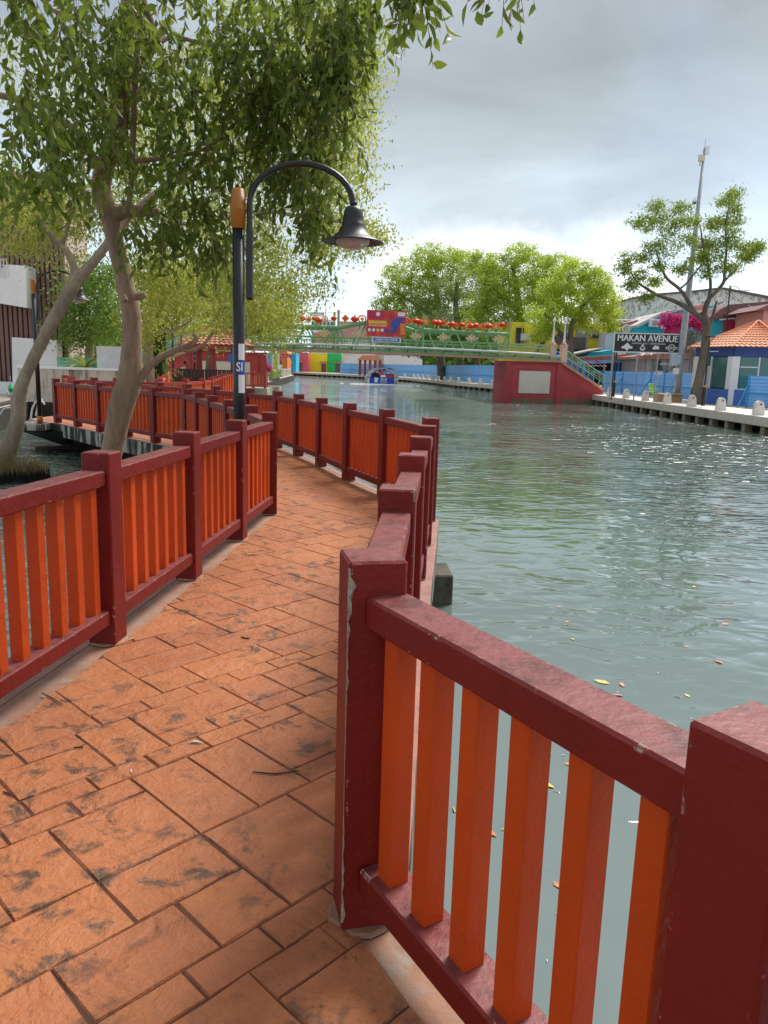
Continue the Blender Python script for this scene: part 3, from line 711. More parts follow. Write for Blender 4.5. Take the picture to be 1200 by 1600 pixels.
# the same crown goes on overhead and behind the camera
for (x, y, z, rx, ry, rz, n) in [(-1.5, 3.6, 4.9, 1.8, 1.2, .6, 60), (-1.6, 1.2, 4.8, 2.0, 1.6, .6, 70), (-1.2, -1.6, 4.5, 2.2, 1.8, .7, 100), (.4, -2.8, 4.2, 2.2, 1.6, .8, 100), (-3.4, 3.5, 4.9, 1.6, 2., .7, 60), (-3.4, -.5, 4.4, 1.6, 2., .8, 70)]:
    near_blobs.append((x, y, z, rx, ry, rz, n))
tw, LP, LD, ll, lw, rs_ = sprigs(near_blobs, .118, .042, 3)
# the leaves that show largest are objects of their own
depth = LP @ cF-np.array([0, 0, CH]) @ cF
ux = 600+FPX*((LP-np.array([0, 0, CH])) @ cR)/depth; uy = 800-FPX*((LP-np.array([0, 0, CH])) @ cU)/depth
vis = (depth > .5) & (ux > -5) & (ux < 1205) & (uy > -10)
order = np.argsort(np.where(vis, depth/ll, 1e9)); single = set(order[:280].tolist())
mask = np.array([i not in single for i in range(len(LP))])
V, F = leafverts(LP[mask], LD[mask], ll[mask], lw[mask], rs=rs_)
me_near = npmesh('leaves', V, F, M_leaf)
limbs = [[px([(163, 800, 20), (170, 740, 19), (178, 690, 19), (190, 635, 22), (203, 590, 21), (206, 540, 17), (205, 490, 16), (195, 440, 15.5), (182, 385, 15), (170, 335, 16), (158, 300, 17), (164, 260, 16), (180, 220, 15), (192, 150, 13), (198, 70, 12), (202, -40, 11), (208, -160, 8)], Yt)],
         [px([(215, 600, 7), (228, 579, 6.8), (243, 564, 6.2), (262, 553, 6.0), (281, 544, 5.4), (298, 538, 5), (307, 529, 4.2), (302, 521, 3.2)], Yt), px([(281, 546, 4), (300, 548, 3.6), (316, 540, 3.2), (326, 529, 2.4), (333, 516, 1.4)], Yt), px([(284, 541, 2.4), (283, 530, 2), (285, 522, 1.2)], Yt)],
         [px([(165, 345, 14), (190, 332, 12), (222, 330, 9), (248, 334, 8)], Yt), px([(196, 335, 6), (204, 300, 4.5), (207, 240, 5), (210, 150, 5), (214, 60, 5), (205, -20, 4)], Yt-.3)],
         [px([(158, 270, 9), (142, 240, 7), (118, 205, 6), (80, 175, 6.5), (40, 158, 6), (-20, 145, 5)], 8.2)],
         [px([(210, 464, 7), (222, 462, 6), (227, 460, 5)], Yt-.15), px([(196, 470, 6), (192, 462, 5)], Yt-.15)],
         [px([(200, 120, 7, 8.5), (260, 60, 4, 8.9), (330, 70, 3, 9.0), (400, 60, 3, 9.0), (480, 10, 2, 8.4), (560, -80, 2, 7.0), (650, -120, 3, 5.2), (760, -120, 2, 4.9)], Yt), px([(330, 70, 2.5, 9.0), (380, 120, 2, 9.1), (450, 150, 2, 9.1), (490, 200, 1.5, 9.1)], Yt), px([(185, 255, 5), (230, 250, 4), (300, 240, 3), (350, 215, 2)], 8.2), px([(200, 60, 6), (150, 30, 5), (90, 20, 4), (40, -30, 3)], 8.0)]]
# limb ends to the crown overhead
limbs.append([[(-2.4, 8.3, 4.6, .09), (-2.3, 6.5, 5.0, .08), (-2.0, 4.5, 5.2, .07), (-1.7, 2.0, 5.1, .055), (-1.2, -.5, 4.9, .04), (-.6, -2.4, 4.6, .025)]])
mt = tree('mangrove_tree', 'crooked brown tree behind the near left railing, long dark leaves hanging over the walkway', mt_loc, limbs, M_bark, [('leaves', me_near)])
tw.build('twigs', M_bark, mt, kind='stuff')
lm = []
for k in range(6):
    V, F = leafverts(np.zeros((1, 3)), np.array([[0, 0, -1.]]), np.array([.115]), np.array([.036]), .12+.05*k, rs=np.random.RandomState(k)); lm.append(npmesh('leaf', V, F, M_leaf))
Mleaf_single = M_leaf
for q in sorted(single):
    o = put('leaf', lm[q % 6], mt); d = Vector(LD[q]).normalized()
    o.rotation_euler = (-d).to_track_quat('Z', 'Y').to_euler(); o.location = Vector(LP[q])-Vector(mt_loc); s = float(ll[q]/.115); o.scale = (s, s, s)
# --- the leaning tree at the left edge with its fine yellow-green crown
Y2 = 14.6
l2 = [[px([(2, 745, 22), (8, 715, 18), (18, 690, 15), (28, 655, 13), (29, 625, 13), (34, 602, 11), (44, 578, 10), (60, 545, 10.5), (78, 510, 11), (100, 470, 11.5), (118, 440, 12.5), (136, 420, 9), (152, 402, 8), (175, 372, 7), (210, 330, 6), (260, 290, 5), (330, 250, 4.5), (420, 220, 4), (500, 210, 3)], Y2)],
      [px([(112, 448, 9), (116, 425, 7), (110, 402, 6.5), (97, 385, 6), (84, 374, 5), (60, 340, 4), (20, 300, 3), (-30, 270, 3)], Y2), px([(97, 385, 4), (110, 340, 3), (130, 280, 3), (120, 200, 3), (90, 120, 3)], Y2), px([(210, 330, 4), (300, 350, 3), (400, 330, 3), (480, 340, 3), (560, 350, 2)], Y2-.5), px([(330, 250, 3), (400, 150, 3), (500, 90, 3), (570, 60, 2)], Y2)]]
fb = []
for (x, y, rx, ry, nc) in [(60, 360, 80, 50, 60), (20, 300, 60, 60, 50), (130, 330, 60, 50, 50), (60, 130, 60, 80, 20), (250, 330, 90, 60, 90), (350, 370, 90, 60, 100), (420, 430, 60, 50, 60), (440, 490, 30, 34, 26), (300, 430, 90, 50, 80), (230, 470, 30, 60, 30), (150, 210, 80, 90, 60), (260, 200, 100, 100, 90), (400, 250, 90, 100, 90),
                           (520, 240, 55, 90, 80), (555, 150, 34, 80, 50), (570, 80, 24, 50, 26), (540, 60, 50, 60, 40), (520, 360, 50, 40, 44), (570, 370, 38, 26, 34), (500, 420, 18, 44, 18), (330, 160, 100, 100, 60), (480, 150, 60, 120, 60), (440, 30, 100, 50, 50), (370, 480, 50, 50, 44)]:
    Yb = Y2+rnd.uniform(-1.5, 3.0); fb.append(pb(x, y, Yb, rx, ry, nc, 42, .19, ry=1.0))
tree('mangrove_tree', 'pale leaning tree rooted in the water at the left edge, fine yellow green crown', (at(5, 740, Y2)[0], Y2, -.75), l2, M_bark2, [('leaves', crown('leaves', fb, .088, .036, M_leafy, 21, 1.0))])
# breathing roots round its foot
mb = MB(); rp = random.Random(9)
for k in range(1100):
    a = rp.random()*6.283; r_ = math.sqrt(rp.random()); cx_, cy_ = at(20, 742, 14.0)[:2]
    x = cx_+math.cos(a)*r_*.62; y = cy_+math.sin(a)*r_*.7; h_ = rp.uniform(.10, .46)*(1.2-.5*r_)
    mb.tube([(x, y, -.75), (x+rp.uniform(-.03, .03), y+rp.uniform(-.03, .03), -.7+h_)], [.007, .003], 3)
M_root = m_bark('olive_root', (.50, .38, .12), (.20, .15, .05))
def wet(mat):
    t_ = mat.node_tree; g = t_.nodes.new('ShaderNodeNewGeometry'); q_ = t_.nodes.new('ShaderNodeSeparateXYZ'); t_.links.new(g.outputs['Position'], q_.inputs[0])
    mr_ = t_.nodes.new('ShaderNodeMapRange'); t_.links.new(q_.outputs[2], mr_.inputs[0]); mr_.inputs[1].default_value = -.56; mr_.inputs[2].default_value = -.46
    p_ = [n for n in t_.nodes if n.type == 'BSDF_PRINCIPLED'][0]; src = p_.inputs['Base Color'].links[0].from_socket
    mx_ = t_.nodes.new('ShaderNodeMix'); mx_.data_type = 'RGBA'; t_.links.new(mr_.outputs[0], mx_.inputs[0]); mx_.inputs[6].default_value = (.012, .011, .007, 1); t_.links.new(src, mx_.inputs[7]); t_.links.new(mx_.outputs[2], p_.inputs['Base Color'])
wet(M_root)
o = mb.build('breathing_roots', M_root, kind='stuff'); tag(o, 'clump of thin olive breathing roots standing in the water round the leaning tree', 'roots')
# --- trees on the left bank behind the railings
def backtree(label, x, y, Y, hpx, blobs, mat, ln, seed, trunkr=9, lean=0, name='broadleaf_tree'):
    base = at(x, y, Y); b0 = (base[0], Y, 0)
    top = at(x+lean, y-hpx, Y)
    L_ = [[(b0[0], Y, -.3, trunkr*Y/FPX*1.2), ((b0[0]*2+top[0])/3, Y, top[2]*.35, trunkr*Y/FPX), (top[0], Y, top[2], trunkr*Y/FPX*.5)]]
    lim = []
    for (bx, by, rx, ry, nc) in blobs:
        e = at(bx, by, Y+rnd.uniform(-.5, .5)); m = [(a+b)/2 for a, b in zip(top, e)]; lim.append([(*top, trunkr*Y/FPX*.45), (m[0], m[1], m[2]-.3, trunkr*Y/FPX*.3), (*e, trunkr*Y/FPX*.12)])
    fb = [pb(bx, by, Y+rnd.uniform(-1.5, 1.5), rx, ry, nc, 30, .012*Y) for (bx, by, rx, ry, nc) in blobs]
    return tree(name, label, b0, [L_, lim], M_bark2 if Y < 40 else M_barkf, [('leaves', crown('leaves', fb, ln, ln*.42, mat, seed, .4))])
backtree('bushy dark green tree behind the stained retaining wall, left of the crooked trunk', 140, 590, 33, 70, [(140, 480, 40, 50, 110), (115, 520, 24, 36, 50), (175, 500, 26, 46, 70), (160, 440, 36, 34, 60), (125, 440, 26, 26, 30)], M_leafm, .17, 31)
backtree('yellow green tree just right of the crooked trunk behind the railings', 232, 600, 30, 90, [(240, 470, 34, 46, 70), (225, 520, 20, 36, 40), (285, 450, 50, 40, 90), (250, 420, 50, 30, 60), (300, 500, 40, 26, 40)], M_leafy, .16, 32)
backtree('broad light green tree crown hanging over the red pavilion roof', 330, 590, 48, 60, [(350, 450, 60, 50, 120), (420, 470, 48, 46, 90), (310, 500, 50, 24, 60), (370, 500, 50, 24, 60), (420, 510, 40, 20, 44), (445, 480, 26, 36, 36), (300, 460, 40, 40, 70)], M_leafy, .22, 33)
backtree('dull green tree behind the left bridge ramp', 300, 590, 75, 50, [(260, 530, 60, 26, 60), (320, 545, 50, 16, 40), (240, 500, 40, 40, 50), (400, 525, 40, 20, 44), (440, 530, 26, 16, 24)], M_leafd, .34, 34)
# dark trunk wrapped in fern
ft = thing('fern_covered_tree', 'dark tree trunk covered in ferns and epiphytes beside the promenade', 'tree', at(235, 612, 31))
MB().tube([at(245, 615, 31), at(243, 570, 31), at(246, 520, 31), at(250, 470, 31)], [.42, .38, .36, .3], 10, .3).build('trunk', m_bark('dark_mossy_bark', (.05, .045, .025), (.02, .02, .012)), ft)
fm = MB(); rf = random.Random(4)
def frond(mb, c, az, l, w_, el=.9, dr=1.1):
    pts = []
    for k in range(6):
        u = k/5; pts.append((c[0]+math.cos(az)*l*u*math.cos(el*(1-u)), c[1]+math.sin(az)*l*u*math.cos(el*(1-u)), c[2]+l*(u*math.sin(el)-dr*u*u*.8)))
    s = (-math.sin(az), math.cos(az))
    vs = []
    for k, p in enumerate(pts):
        ww = w_*math.sin(math.pi*(k+.6)/6.2); vs += [(p[0]+s[0]*ww, p[1]+s[1]*ww, p[2]), (p[0], p[1], p[2]-.15*ww), (p[0]-s[0]*ww, p[1]-s[1]*ww, p[2])]
    mb.add(vs, [(3*k+j, 3*k+j+1, 3*k+j+4, 3*k+j+3) for k in range(5) for j in (0, 1)])
for k in range(46):
    c = at(rf.uniform(238, 258), rf.uniform(535, 590), 30.8); frond(fm, c, rf.uniform(0, 6.28), rf.uniform(.6, 1.1), .05, rf.uniform(.3, 1.2))
fm.build('fern_fronds', M_leafm, ft, kind='stuff')
MB().tube([at(140, 610, 30), at(158, 585, 30.5), at(178, 565, 31), at(195, 540, 31.5)], [.34, .30, .26, .22], 10, .25).build('log', M_bark2)
tag(bpy.data.objects['log'], 'rough pale leaning trunk behind the railing, left of the crooked tree', 'tree trunk')
def plant(label, c, n, l, w_, mat, seed, el=(.5, 1.3), cat='plant', name='spiky_plant', count=10):
    t = thing(name, label, cat, c); r_ = random.Random(seed)
    for k in range(n):
        m = MB(); frond(m, (c[0], c[1], c[2]), r_.uniform(0, 6.28), l*r_.uniform(.7, 1.1), w_, r_.uniform(*el), .75); m.build('frond', mat, t)
    return t
M_croton = m_leaf('croton_leaf', [(.45, .42, .04), (.30, .45, .08), (.6, .6, .1), (.2, .5, .3)], .3)
plant('large yellow and green spiky plant above the stained retaining wall', at(133, 576, 29.5), 22, 1.15, .09, M_croton, 2)
plant('smaller green spiky plant beside the rough leaning trunk', at(158, 580, 30.2), 12, .8, .06, M_leafm, 5)
# ------------------------------------------------------------------ left bank: wall, deck, louvred building
def wall_seg(a, b, z0, z1, th, name, mat, label=None, cat='wall', parent=None, kind=None):
    a = np.array(a); b = np.array(b); d = b-a; l = np.linalg.norm(d); m = (a+b)/2
    o = MB().box((m[0], m[1], (z0+z1)/2), (l, th, z1-z0), math.atan2(d[1], d[0])).build(name, mat, parent, kind=kind)
    if label: tag(o, label, cat)
    return o
wl = thing('retaining_wall', 'low stained cream retaining wall behind the far end of the walkway', 'wall', (-12.4, 27.6, 0))
wall_seg((-13.2, 27.9), (-8.9, 28.6), -.02, 1.12, .25, 'wall_body', M_wallstain, parent=wl)
wall_seg((-13.25, 27.9), (-8.85, 28.6), 1.12, 1.20, .33, 'coping', M_white, parent=wl)
gp = tag(MB().box(at(178, 585, 28.6), (1.1, .3, 2.0)).build('gate_pillar', pm('pale_plaster', (.55, .56, .55), .1, 3.)), 'pale grey pillar beside the crooked trunk behind the railing', 'pillar')
MB().box(at(125, 570, 31), (1.7, .1, .55), R(10)).build('mural_board', pm('mural_green', (.12, .34, .22), .6, 1.4, .7, dirt=.6, dcol=(.5, .55, .12)))
tag(bpy.data.objects['mural_board'], 'low green painted panel behind the spiky plants', 'painted panel')
# timber deck
dk = thing('timber_deck', 'weathered grey timber deck at the left edge in front of the louvred building', 'deck', (-14, 24, 0))
M_plank = pm('grey_plank', (.42, .33, .27), .25, 3., .8, .004, 30., stretch=(1, 6, 1))
poly = [(-11.2, 19.4), (-13.1, 27.0), (-26, 33), (-30, 19.4)]
k = 0; yy = 19.0
while yy < 32:
    P = clip([(p[0], p[1]) for p in poly[::-1]] if area(poly) < 0 else poly, [(-40, yy), (0, yy), (0, yy+.20), (-40, yy+.20)])
    if len(P) > 2: MB().prism(P, -.012, .018+.004*(k % 3)).build('plank', M_plank, dk)
    yy += .215; k += 1
wall_seg((-10.9, 19.2), (-12.9, 27.1), -.35, .05, .3, 'deck_edge', M_beam, parent=dk)
wall_seg((-10.7, 18.9), (-30, 18.9), -.35, .04, .3, 'deck_edge', M_beam, parent=dk)
M_hose = pm('white_hose', (.62, .66, .62), .1, 5., .5)
for q, pts in enumerate([[(48, 656), (50, 640), (56, 628), (64, 626), (70, 632)], [(0, 648), (5, 640), (14, 637), (24, 640)], [(56, 650), (58, 640), (60, 628), (66, 624)]]):
    m = MB(); limb(m, [(*at(x, y, 19.6+q*.1), .022) for x, y in pts], 5, 6, 0); o = m.build('hose', M_hose, None, True)
    tag(o, ['thick pale hose looping over the deck edge beside the far lamp', 'pale hose lying on the deck edge left of the leaning trunk', 'thin pale hose hanging close behind the far lamp pole'][q], 'hose')
# lifebuoy-like green rope tool by the deck
hg = thing('hanging_anchor', 'small metal hook with green netting standing on the deck left of the leaning trunk', 'hook', at(15, 618, 21))
m = MB(); limb(m, [(*at(16, 588, 21), .012), (*at(16, 600, 21), .012), (*at(16, 617, 21), .015)], 4, 6, 0); limb(m, [(*at(11, 612, 21), .03), (*at(14, 619, 21), .035), (*at(19, 616, 21), .03)], 4, 6, 0); m.build('hook', M_steel, hg, True)
m = MB(); m.tube([at(16, 600, 20.95), at(17, 607, 20.95), at(16, 613, 20.95)], [.03, .07, .04], 7, .4); m.build('netting', pm('green_net', (.02, .42, .16), .3, 9.), hg)
# louvred building
LBY = 33
lb = thing('louvred_building', 'building with brown vertical louvres and white balcony walls at the left edge', 'building', (-15.5, LBY, 0))
M_louv = pm('brown_louvre', (.20, .105, .085), .12, 4., .6); M_lback = pm('louvre_backing', (.30, .19, .16), .1, 3., .8); M_lpale = pm('pale_louvre_gap', (.55, .42, .38), .1, 3., .8)
def P2(x, y, Y=LBY): return at(x, y, Y)
a0 = P2(-60, 470); a1 = P2(100, 470)
MB().box(((P2(-60, 400)[0]+P2(97, 400)[0])/2, LBY+1.5, 4), (P2(97, 400)[0]-P2(-60, 400)[0], 2.6, 9.4)).build('wall', M_lpale, lb)
lvm = MB().box((0, 0, 0), (.135, .16, 8.6)).mesh('louvre', M_louv)
x = P2(-60, 400)[0]; i = 0
while x < P2(97, 400)[0]:
    put('louvre', lvm, lb, (x+15.5, .12, 4.6)); x += .205
# white curved balcony band and lower walls
MB().wallprism([(P2(-60, 470)[0], P2(0, 470)[2]), (P2(0, 440)[0], P2(0, 440)[2]), (P2(28, 418)[0], P2(28, 418)[2]), (P2(58, 420)[0], P2(58, 420)[2]), (P2(59, 484)[0], P2(59, 484)[2]), (P2(0, 474)[0], P2(0, 474)[2]), (P2(-60, 468)[0], P2(0, 466)[2]-.1)], LBY-1.0, LBY-.1).build('balcony_wall', M_white, lb)
MB().wallprism([(P2(31, 528)[0], P2(31, 528)[2]), (P2(99, 532)[0], P2(99, 532)[2]), (P2(102, 590)[0], 0), (P2(31, 590)[0], 0)], LBY-.7, LBY-.15).build('ground_wall', M_white, lb)
MB().box(((P2(-60, 585)[0]+P2(36, 585)[0])/2, LBY-.6, .22), (4.2, .8, .5)).build('plinth', M_white, lb)
gr = MB()
for k in range(7): gr.box((P2(2, 440)[0]+k*.13, LBY-1.05, P2(10, 425)[2]+.05), (.025, .03, .75))
for k in range(4): gr.box((P2(14, 440)[0], LBY-1.05, P2(10, 425)[2]-.25+k*.2), (.85, .03, .025))
gr.build('balcony_grille', M_whitem, lb)
# ------------------------------------------------------------------ pavilion by the left bank
M_rooft = pm('clay_roof', (.52, .20, .11), .18, 5., .7, dirt=.25, dcol=(.25, .1, .06))
M_roofo = pm('orange_clay_roof', (.70, .27, .13), .14, 5., .7)
M_deepred = pm('pavilion_red', (.33, .045, .04), .1, 3., .6)
def tileroof(parent, apex, ring, mat, rows, name='roof_slope', tile_w=.28):
    """pyramid roof: each slope with ridged courses of clay tiles; ring = eave corners"""
    n = len(ring); apex = Vector(apex)
    for k in range(n):
        a = Vector(ring[k]); b = Vector(ring[(k+1) % n]); m = MB(); 
        cols = max(2, int((b-a).length/tile_w)); nn = (b-a).cross(apex-a).normalized()
        if nn.z < 0: nn = -nn
        for r_ in range(rows):
            u0 = r_/rows; u1 = (r_+1)/rows
            for c in range(cols):
                # corrugation: three points across each column
                for s in range(2):
                    f0 = (c+s/2)/cols; f1 = (c+(s+1)/2)/cols; h0 = .05 if s else .0; h1 = .0 if s else .05
                    def q(u, f, h): return (a.lerp(b, f)).lerp(apex, u)+nn*h
                    m.add([q(u0, f0, h0+.035), q(u0, f1, h1+.035), q(u1, f1, h1), q(u1, f0, h0)], [(0, 1, 2, 3)])
        m.build(name, mat, parent)
        MB().tube([Vector(ring[k])+nn*.03, apex+Vector((0, 0, .03))], [.06, .06], 6).build('ridge_tiles', mat, parent)
PY = 44
gz = thing('pavilion', 'small riverside pavilion with red clay tile roof and dark red posts on the left bank', 'pavilion', at(345, 600, PY))
gc = at(338, 540, PY); hw = 1.9; zt_ = gc[2]
gx = at(340, 540, PY)[0]
ring = [(gx-hw, PY-hw*.9, zt_), (gx+hw, PY-hw*.9, zt_), (gx+hw, PY+hw*.9, zt_), (gx-hw, PY+hw*.9, zt_)]
tileroof(gz, (gx, PY, zt_+1.25), ring, M_rooft, 9)
MB().box((gx, PY, zt_-.10), (hw*1.86, hw*1.7, .2)).build('eave_beam', M_deepred, gz)
for dx, dy in ((-.9, -1), (.9, -1), (-.9, 1), (.9, 1), (.05, -1.0)):
    c = (gx+dx*1.35-.1, PY+dy*1.2)
    MB().box((*c, (zt_-.2)/2), (.26, .26, zt_-.2)).box((*c, .45), (.42, .42, .9)).build('post', M_deepred, gz)
M_benchd = pm('dark_timber', (.035, .02, .015), .3, 6., .6)
bn = thing('dark_fence', 'dark timber screen in front of the pavilion, a seated person behind it', 'fence', at(300, 590, 41))
for k in range(26):
    x = at(277+k*3.4, 590, 41)[0]; MB().box((x, 41+.05*(k % 2), .55), (.09, .04, 1.15)).build('slat', M_benchd, bn)
MB().bar((at(276, 570, 41)[0], 41, 1.12), (at(366, 572, 41)[0], 41, 1.12), .1, .07).build('rail', M_benchd, bn)
bs = thing('signboard', 'blue signboard on a post beside the pavilion, partly behind the near lamp pole', 'sign', at(364, 600, 42))
M_bluep = pm('sign_blue', (.02, .16, .50), .08, 4., .5); M_skyb = pm('bright_blue', (.03, .30, .62), .08, 4., .5)
MB().box(at(362, 560, 42), (.36, .06, .42)).build('board', M_bluep, bs); MB().box(at(366, 573, 42), (.14, .14, 1.9)).build('post', M_skyb, bs)
# ------------------------------------------------------------------ footbridge
BA = math.atan2(3, 15.8); BO = (0, 55.5, 0)
br_ = thing('footbridge', 'green steel truss footbridge with salmon deck edge spanning the river', 'bridge', BO, BA)
M_green = pm('bridge_green', (.20, .38, .18), .15, 4., .5, dirt=.2, dcol=(.06, .09, .05)); M_greend = pm('bridge_dark_green', (.08, .17, .09), .15, 4., .55)
M_pipe = pm('silver_pipe', (.55, .58, .55), .12, 2., .45, dirt=.35, dcol=(.25, .3, .25), stretch=(1, 1, 3)); M_salmon = pm('salmon_ledge', (.52, .27, .19), .15, 2., .7, dirt=.3, dcol=(.2, .1, .07))
def bl(name, mb, mat, **k): return mb.build(name, mat, br_, world=False, **k)
def camber(s): return .10*(1-(s/10.5)**2)-.02*(s/10)
bl('deck', MB().box((0, 1.3, 2.52), (16.8, 2.7, .10)), M_greend)
SS = [-13.3+k*1.33 for k in range(21)]
m = MB()
for a, b in zip(SS[:-1], SS[1:]): m.bar((a, -.06, 2.42+camber(a)), (b+.01, -.06, 2.42+camber(b)), .16, .14)
bl('ledge', m, M_salmon)
m = MB()
for a, b in zip(SS[:-1], SS[1:]): m.bar((a, .06, 2.60+camber(a)), (b+.01, .06, 2.60+camber(b)), .12, .18)
bl('edge_beam', m, M_green)
bl('service_pipe', MB().tube([(s, -.16, 2.86+camber(s)) for s in SS[:-1]], .085, 8), M_pipe, smooth=True)
m = MB(); 
for s in SS[1:-1]: m.tube([(s, -.05, 2.6+camber(s)), (s, -.22, 2.74+camber(s))], .04, 6)
bl('pipe_brackets', m, M_greend, kind='stuff')
def top_z(s):
    if abs(s+.3) < .1: return 4.72
    return 4.16
chord = [(-9.9, 4.16), (-3.6, 4.16), (-1.6, 4.62), (1.0, 4.66), (2.45, 4.24), (8.9, 4.16)]
def chz(s):
    for (a, za), (b, zb) in zip(chord[:-1], chord[1:]):
        if a <= s <= b: return za+(zb-za)*(s-a)/(b-a)
    return 4.16
for dy in (.12, 2.5):
    bl('top_chord', MB().tube([(s, dy, z) for s, z in chord], .125, 8), M_green)
    tn = [-9.9+k*2.09 for k in range(10)]; bnodes = [s+1.045 for s in tn[:-1]]
    for k, s in enumerate(tn):
        if k > 0: bl('brace', MB().tube([(s-.12, dy, chz(s)), (bnodes[k-1]+.22, dy, 2.8)], .066, 6), M_green)
        if k < len(bnodes): bl('brace', MB().tube([(s+.12, dy, chz(s)), (bnodes[k]-.22, dy, 2.8)], .066, 6), M_green)
    for s in (-9.9, -3.6, 2.45, 8.85): bl('column', MB().tube([(s, dy, 2.5), (s, dy, 5.35)], .085, 8), M_green)
# handrails and balusters
for dy in (.35, 2.3):
    bl('handrail', MB().tube([(-13, dy, 3.52), (12.6, dy, 3.50)], .04, 6), M_green); bl('handrail', MB().tube([(-13, dy, 3.32), (12.6, dy, 3.30)], .025, 5), M_green)
bm1 = MB().tube([(0, 0, -.4), (0, 0, .4)], .022, 5).mesh('baluster', M_green)
k = -12.8
while k < 12.5: put('baluster', bm1, br_, (k, .35, 2.95)); k += .19
k = -12.8; m = MB()
while k < 12.5: m.tube([(k, 2.3, 2.55), (k, 2.3, 3.34)], .02, 4); k += .22
bl('rear_balusters', m, M_green, kind='stuff')
M_gold = pm('gold_ornament', (.62, .50, .28), .2, 8., .5)
def ornament():
    m = MB(); 
    for k in range(8):
        a = k*math.pi/4; r_ = .34 if k % 2 == 0 else .24; m.box((math.cos(a)*r_*1.0, 0, math.sin(a)*r_*.62), (.20, .04, .13), ry=-a)
        m.tube([(math.cos(a)*.05, 0, math.sin(a)*.04), (math.cos(a)*r_*1.3, 0, math.sin(a)*r_*.8)], .02, 4)
    m.box((0, 0, 0), (.2, .06, .2), ry=R(45)); return m.mesh('ornament', M_gold)
om = ornament()
for s in (-8.9, -6.7, -2.2, 1.9, 3.9, 6.0, 8.0, -4.6): put('ornament', om, br_, (s, -.02, 3.78))
# bridge abutments
M_abut = pm('abutment_red', (.46, .06, .065), .14, 1.2, .7, .003, 20., dirt=.15, dcol=(.25, .05, .05)); M_abutd = pm('abutment_dark_red', (.40, .05, .05), .15, 2., .7); M_cream = pm('cream_panel', (.68, .62, .52), .06, 2., .75, dirt=.15, dcol=(.5, .45, .38))
M_algae = m_stained('waterline_algae', (.34, .08, .06), (.16, .15, .09), (.42, .52))
def abutment(sgn, label, s0, s1, s2, zl):
    t = thing('bridge_abutment', label, 'bridge abutment', BO, BA)
    f = lambda s: s*sgn
    def w(name, pts, y0, y1, mat):
        pts = [(f(a), b) for a, b in pts]
        if sgn < 0: pts = pts[::-1]
        return MB().wallprism(pts, y0, y1).build(name, mat, t, world=False)
    w('wall', [(s0, -1.2), (s2, -1.2), (s2, zl), (s1, 2.28), (s0, 2.28)], .12, 2.8, M_abut)
    w('pilaster', [(s0-.22, -1.2), (s0+.42, -1.2), (s0+.36, 2.28), (s0-.05, 2.28)], -.06, .1, M_abutd)
    w('pilaster', [(s1-.05, -1.2), (s1+.42, -1.2), (s1+.40, 2.05), (s1-.05, 2.28)], .02, .1, M_abut)
    w('cornice', [(s0-.1, 2.14), (s1, 2.14), (s1, 2.28), (s0-.1, 2.28)], .02, .11, M_abutd)
    w('panel', [(s0+1.05, -.02), (s1-.55, -.02), (s1-.55, 1.62), (s0+1.05, 1.62)], .06, .115, M_cream)
    w('panel_frame', [(s0+.95, 1.62), (s1-.45, 1.62), (s1-.45, 1.72), (s0+.95, 1.72)], .03, .115, M_abutd)
    w('waterline', [(s0+.45, -1.2), (s1-.1, -1.2), (s1-.1, -.36), (s0+.45, -.42)], .05, .117, M_algae)
    w('waterline', [(s1+.45, -1.2), (s2, -1.2), (s2, -.30), (s1+.45, -.36)], .05, .118, M_algae)
    MB().bar((f(s1), .0, 2.40), (f(s2-.1), .0, zl+.16), .26, .17).build('ramp_ledge', M_salmon, t, world=False)
    # ramp railing
    for dy in (.35, 2.3):
        for zz in (0, -.18, -.36, -.54): MB().tube([(f(s1+.3), dy, 3.40+zz), (f(s2+.2), dy, zl+1.12+zz)], .028 if zz else .045, 5).build('handrail', M_green if dy < 1 else M_skyb, t, world=False)
        for k in range(9):
            u = k/8; s = s1+.3+(s2-s1-.1)*u; z1 = 3.40+(zl+1.12-3.40)*u; MB().tube([(f(s), dy, z1-.95), (f(s), dy, z1+.02)], .035, 5).build('rail_post', M_green if dy < 1 else M_skyb, t, world=False)
    return t
ab1 = abutment(1, 'dark red abutment with cream panel standing in the water at the right bridge end', 8.75, 12.75, 16.5, .25)
ab2 = abutment(-1, 'red abutment with cream panel behind the pavilion at the left bridge end', 8.6, 13.4, 17.7, .55)
# pillars with white finials
for k, (s, dy) in enumerate(((12.35, .10), (13.05, -.05))):
    c = wm(br_) @ Vector((s, dy+.25*(1-k), 2.3))
    t = thing('finial_pillar', ['left one', 'right one'][k]+' of the two peach pillars with white spire lamps on the right abutment', 'pillar', c, BA); t.scale = (.8, .8, .78)
    MB().box((0, 0, .75), (.56, .5, 1.5), ch=.02).box((0, 0, 1.55), (.66, .6, .10)).build('pillar', pm('peach_paint', (.68, .46, .34), .08, 3.), t, world=False)
    MB().lathe([(.34, 1.60), (.30, 1.66), (.22, 1.72)], n=8).build('base', M_redg, t, world=False)
    MB().lathe([(.20, 1.72), (.12, 1.95), (.085, 2.3), (.06, 3.6), (.09, 3.66), (.16, 3.80), (.18, 3.86), (.08, 4.0), (.03, 4.1)], n=10).build('spire', M_whitem, t, True, world=False)
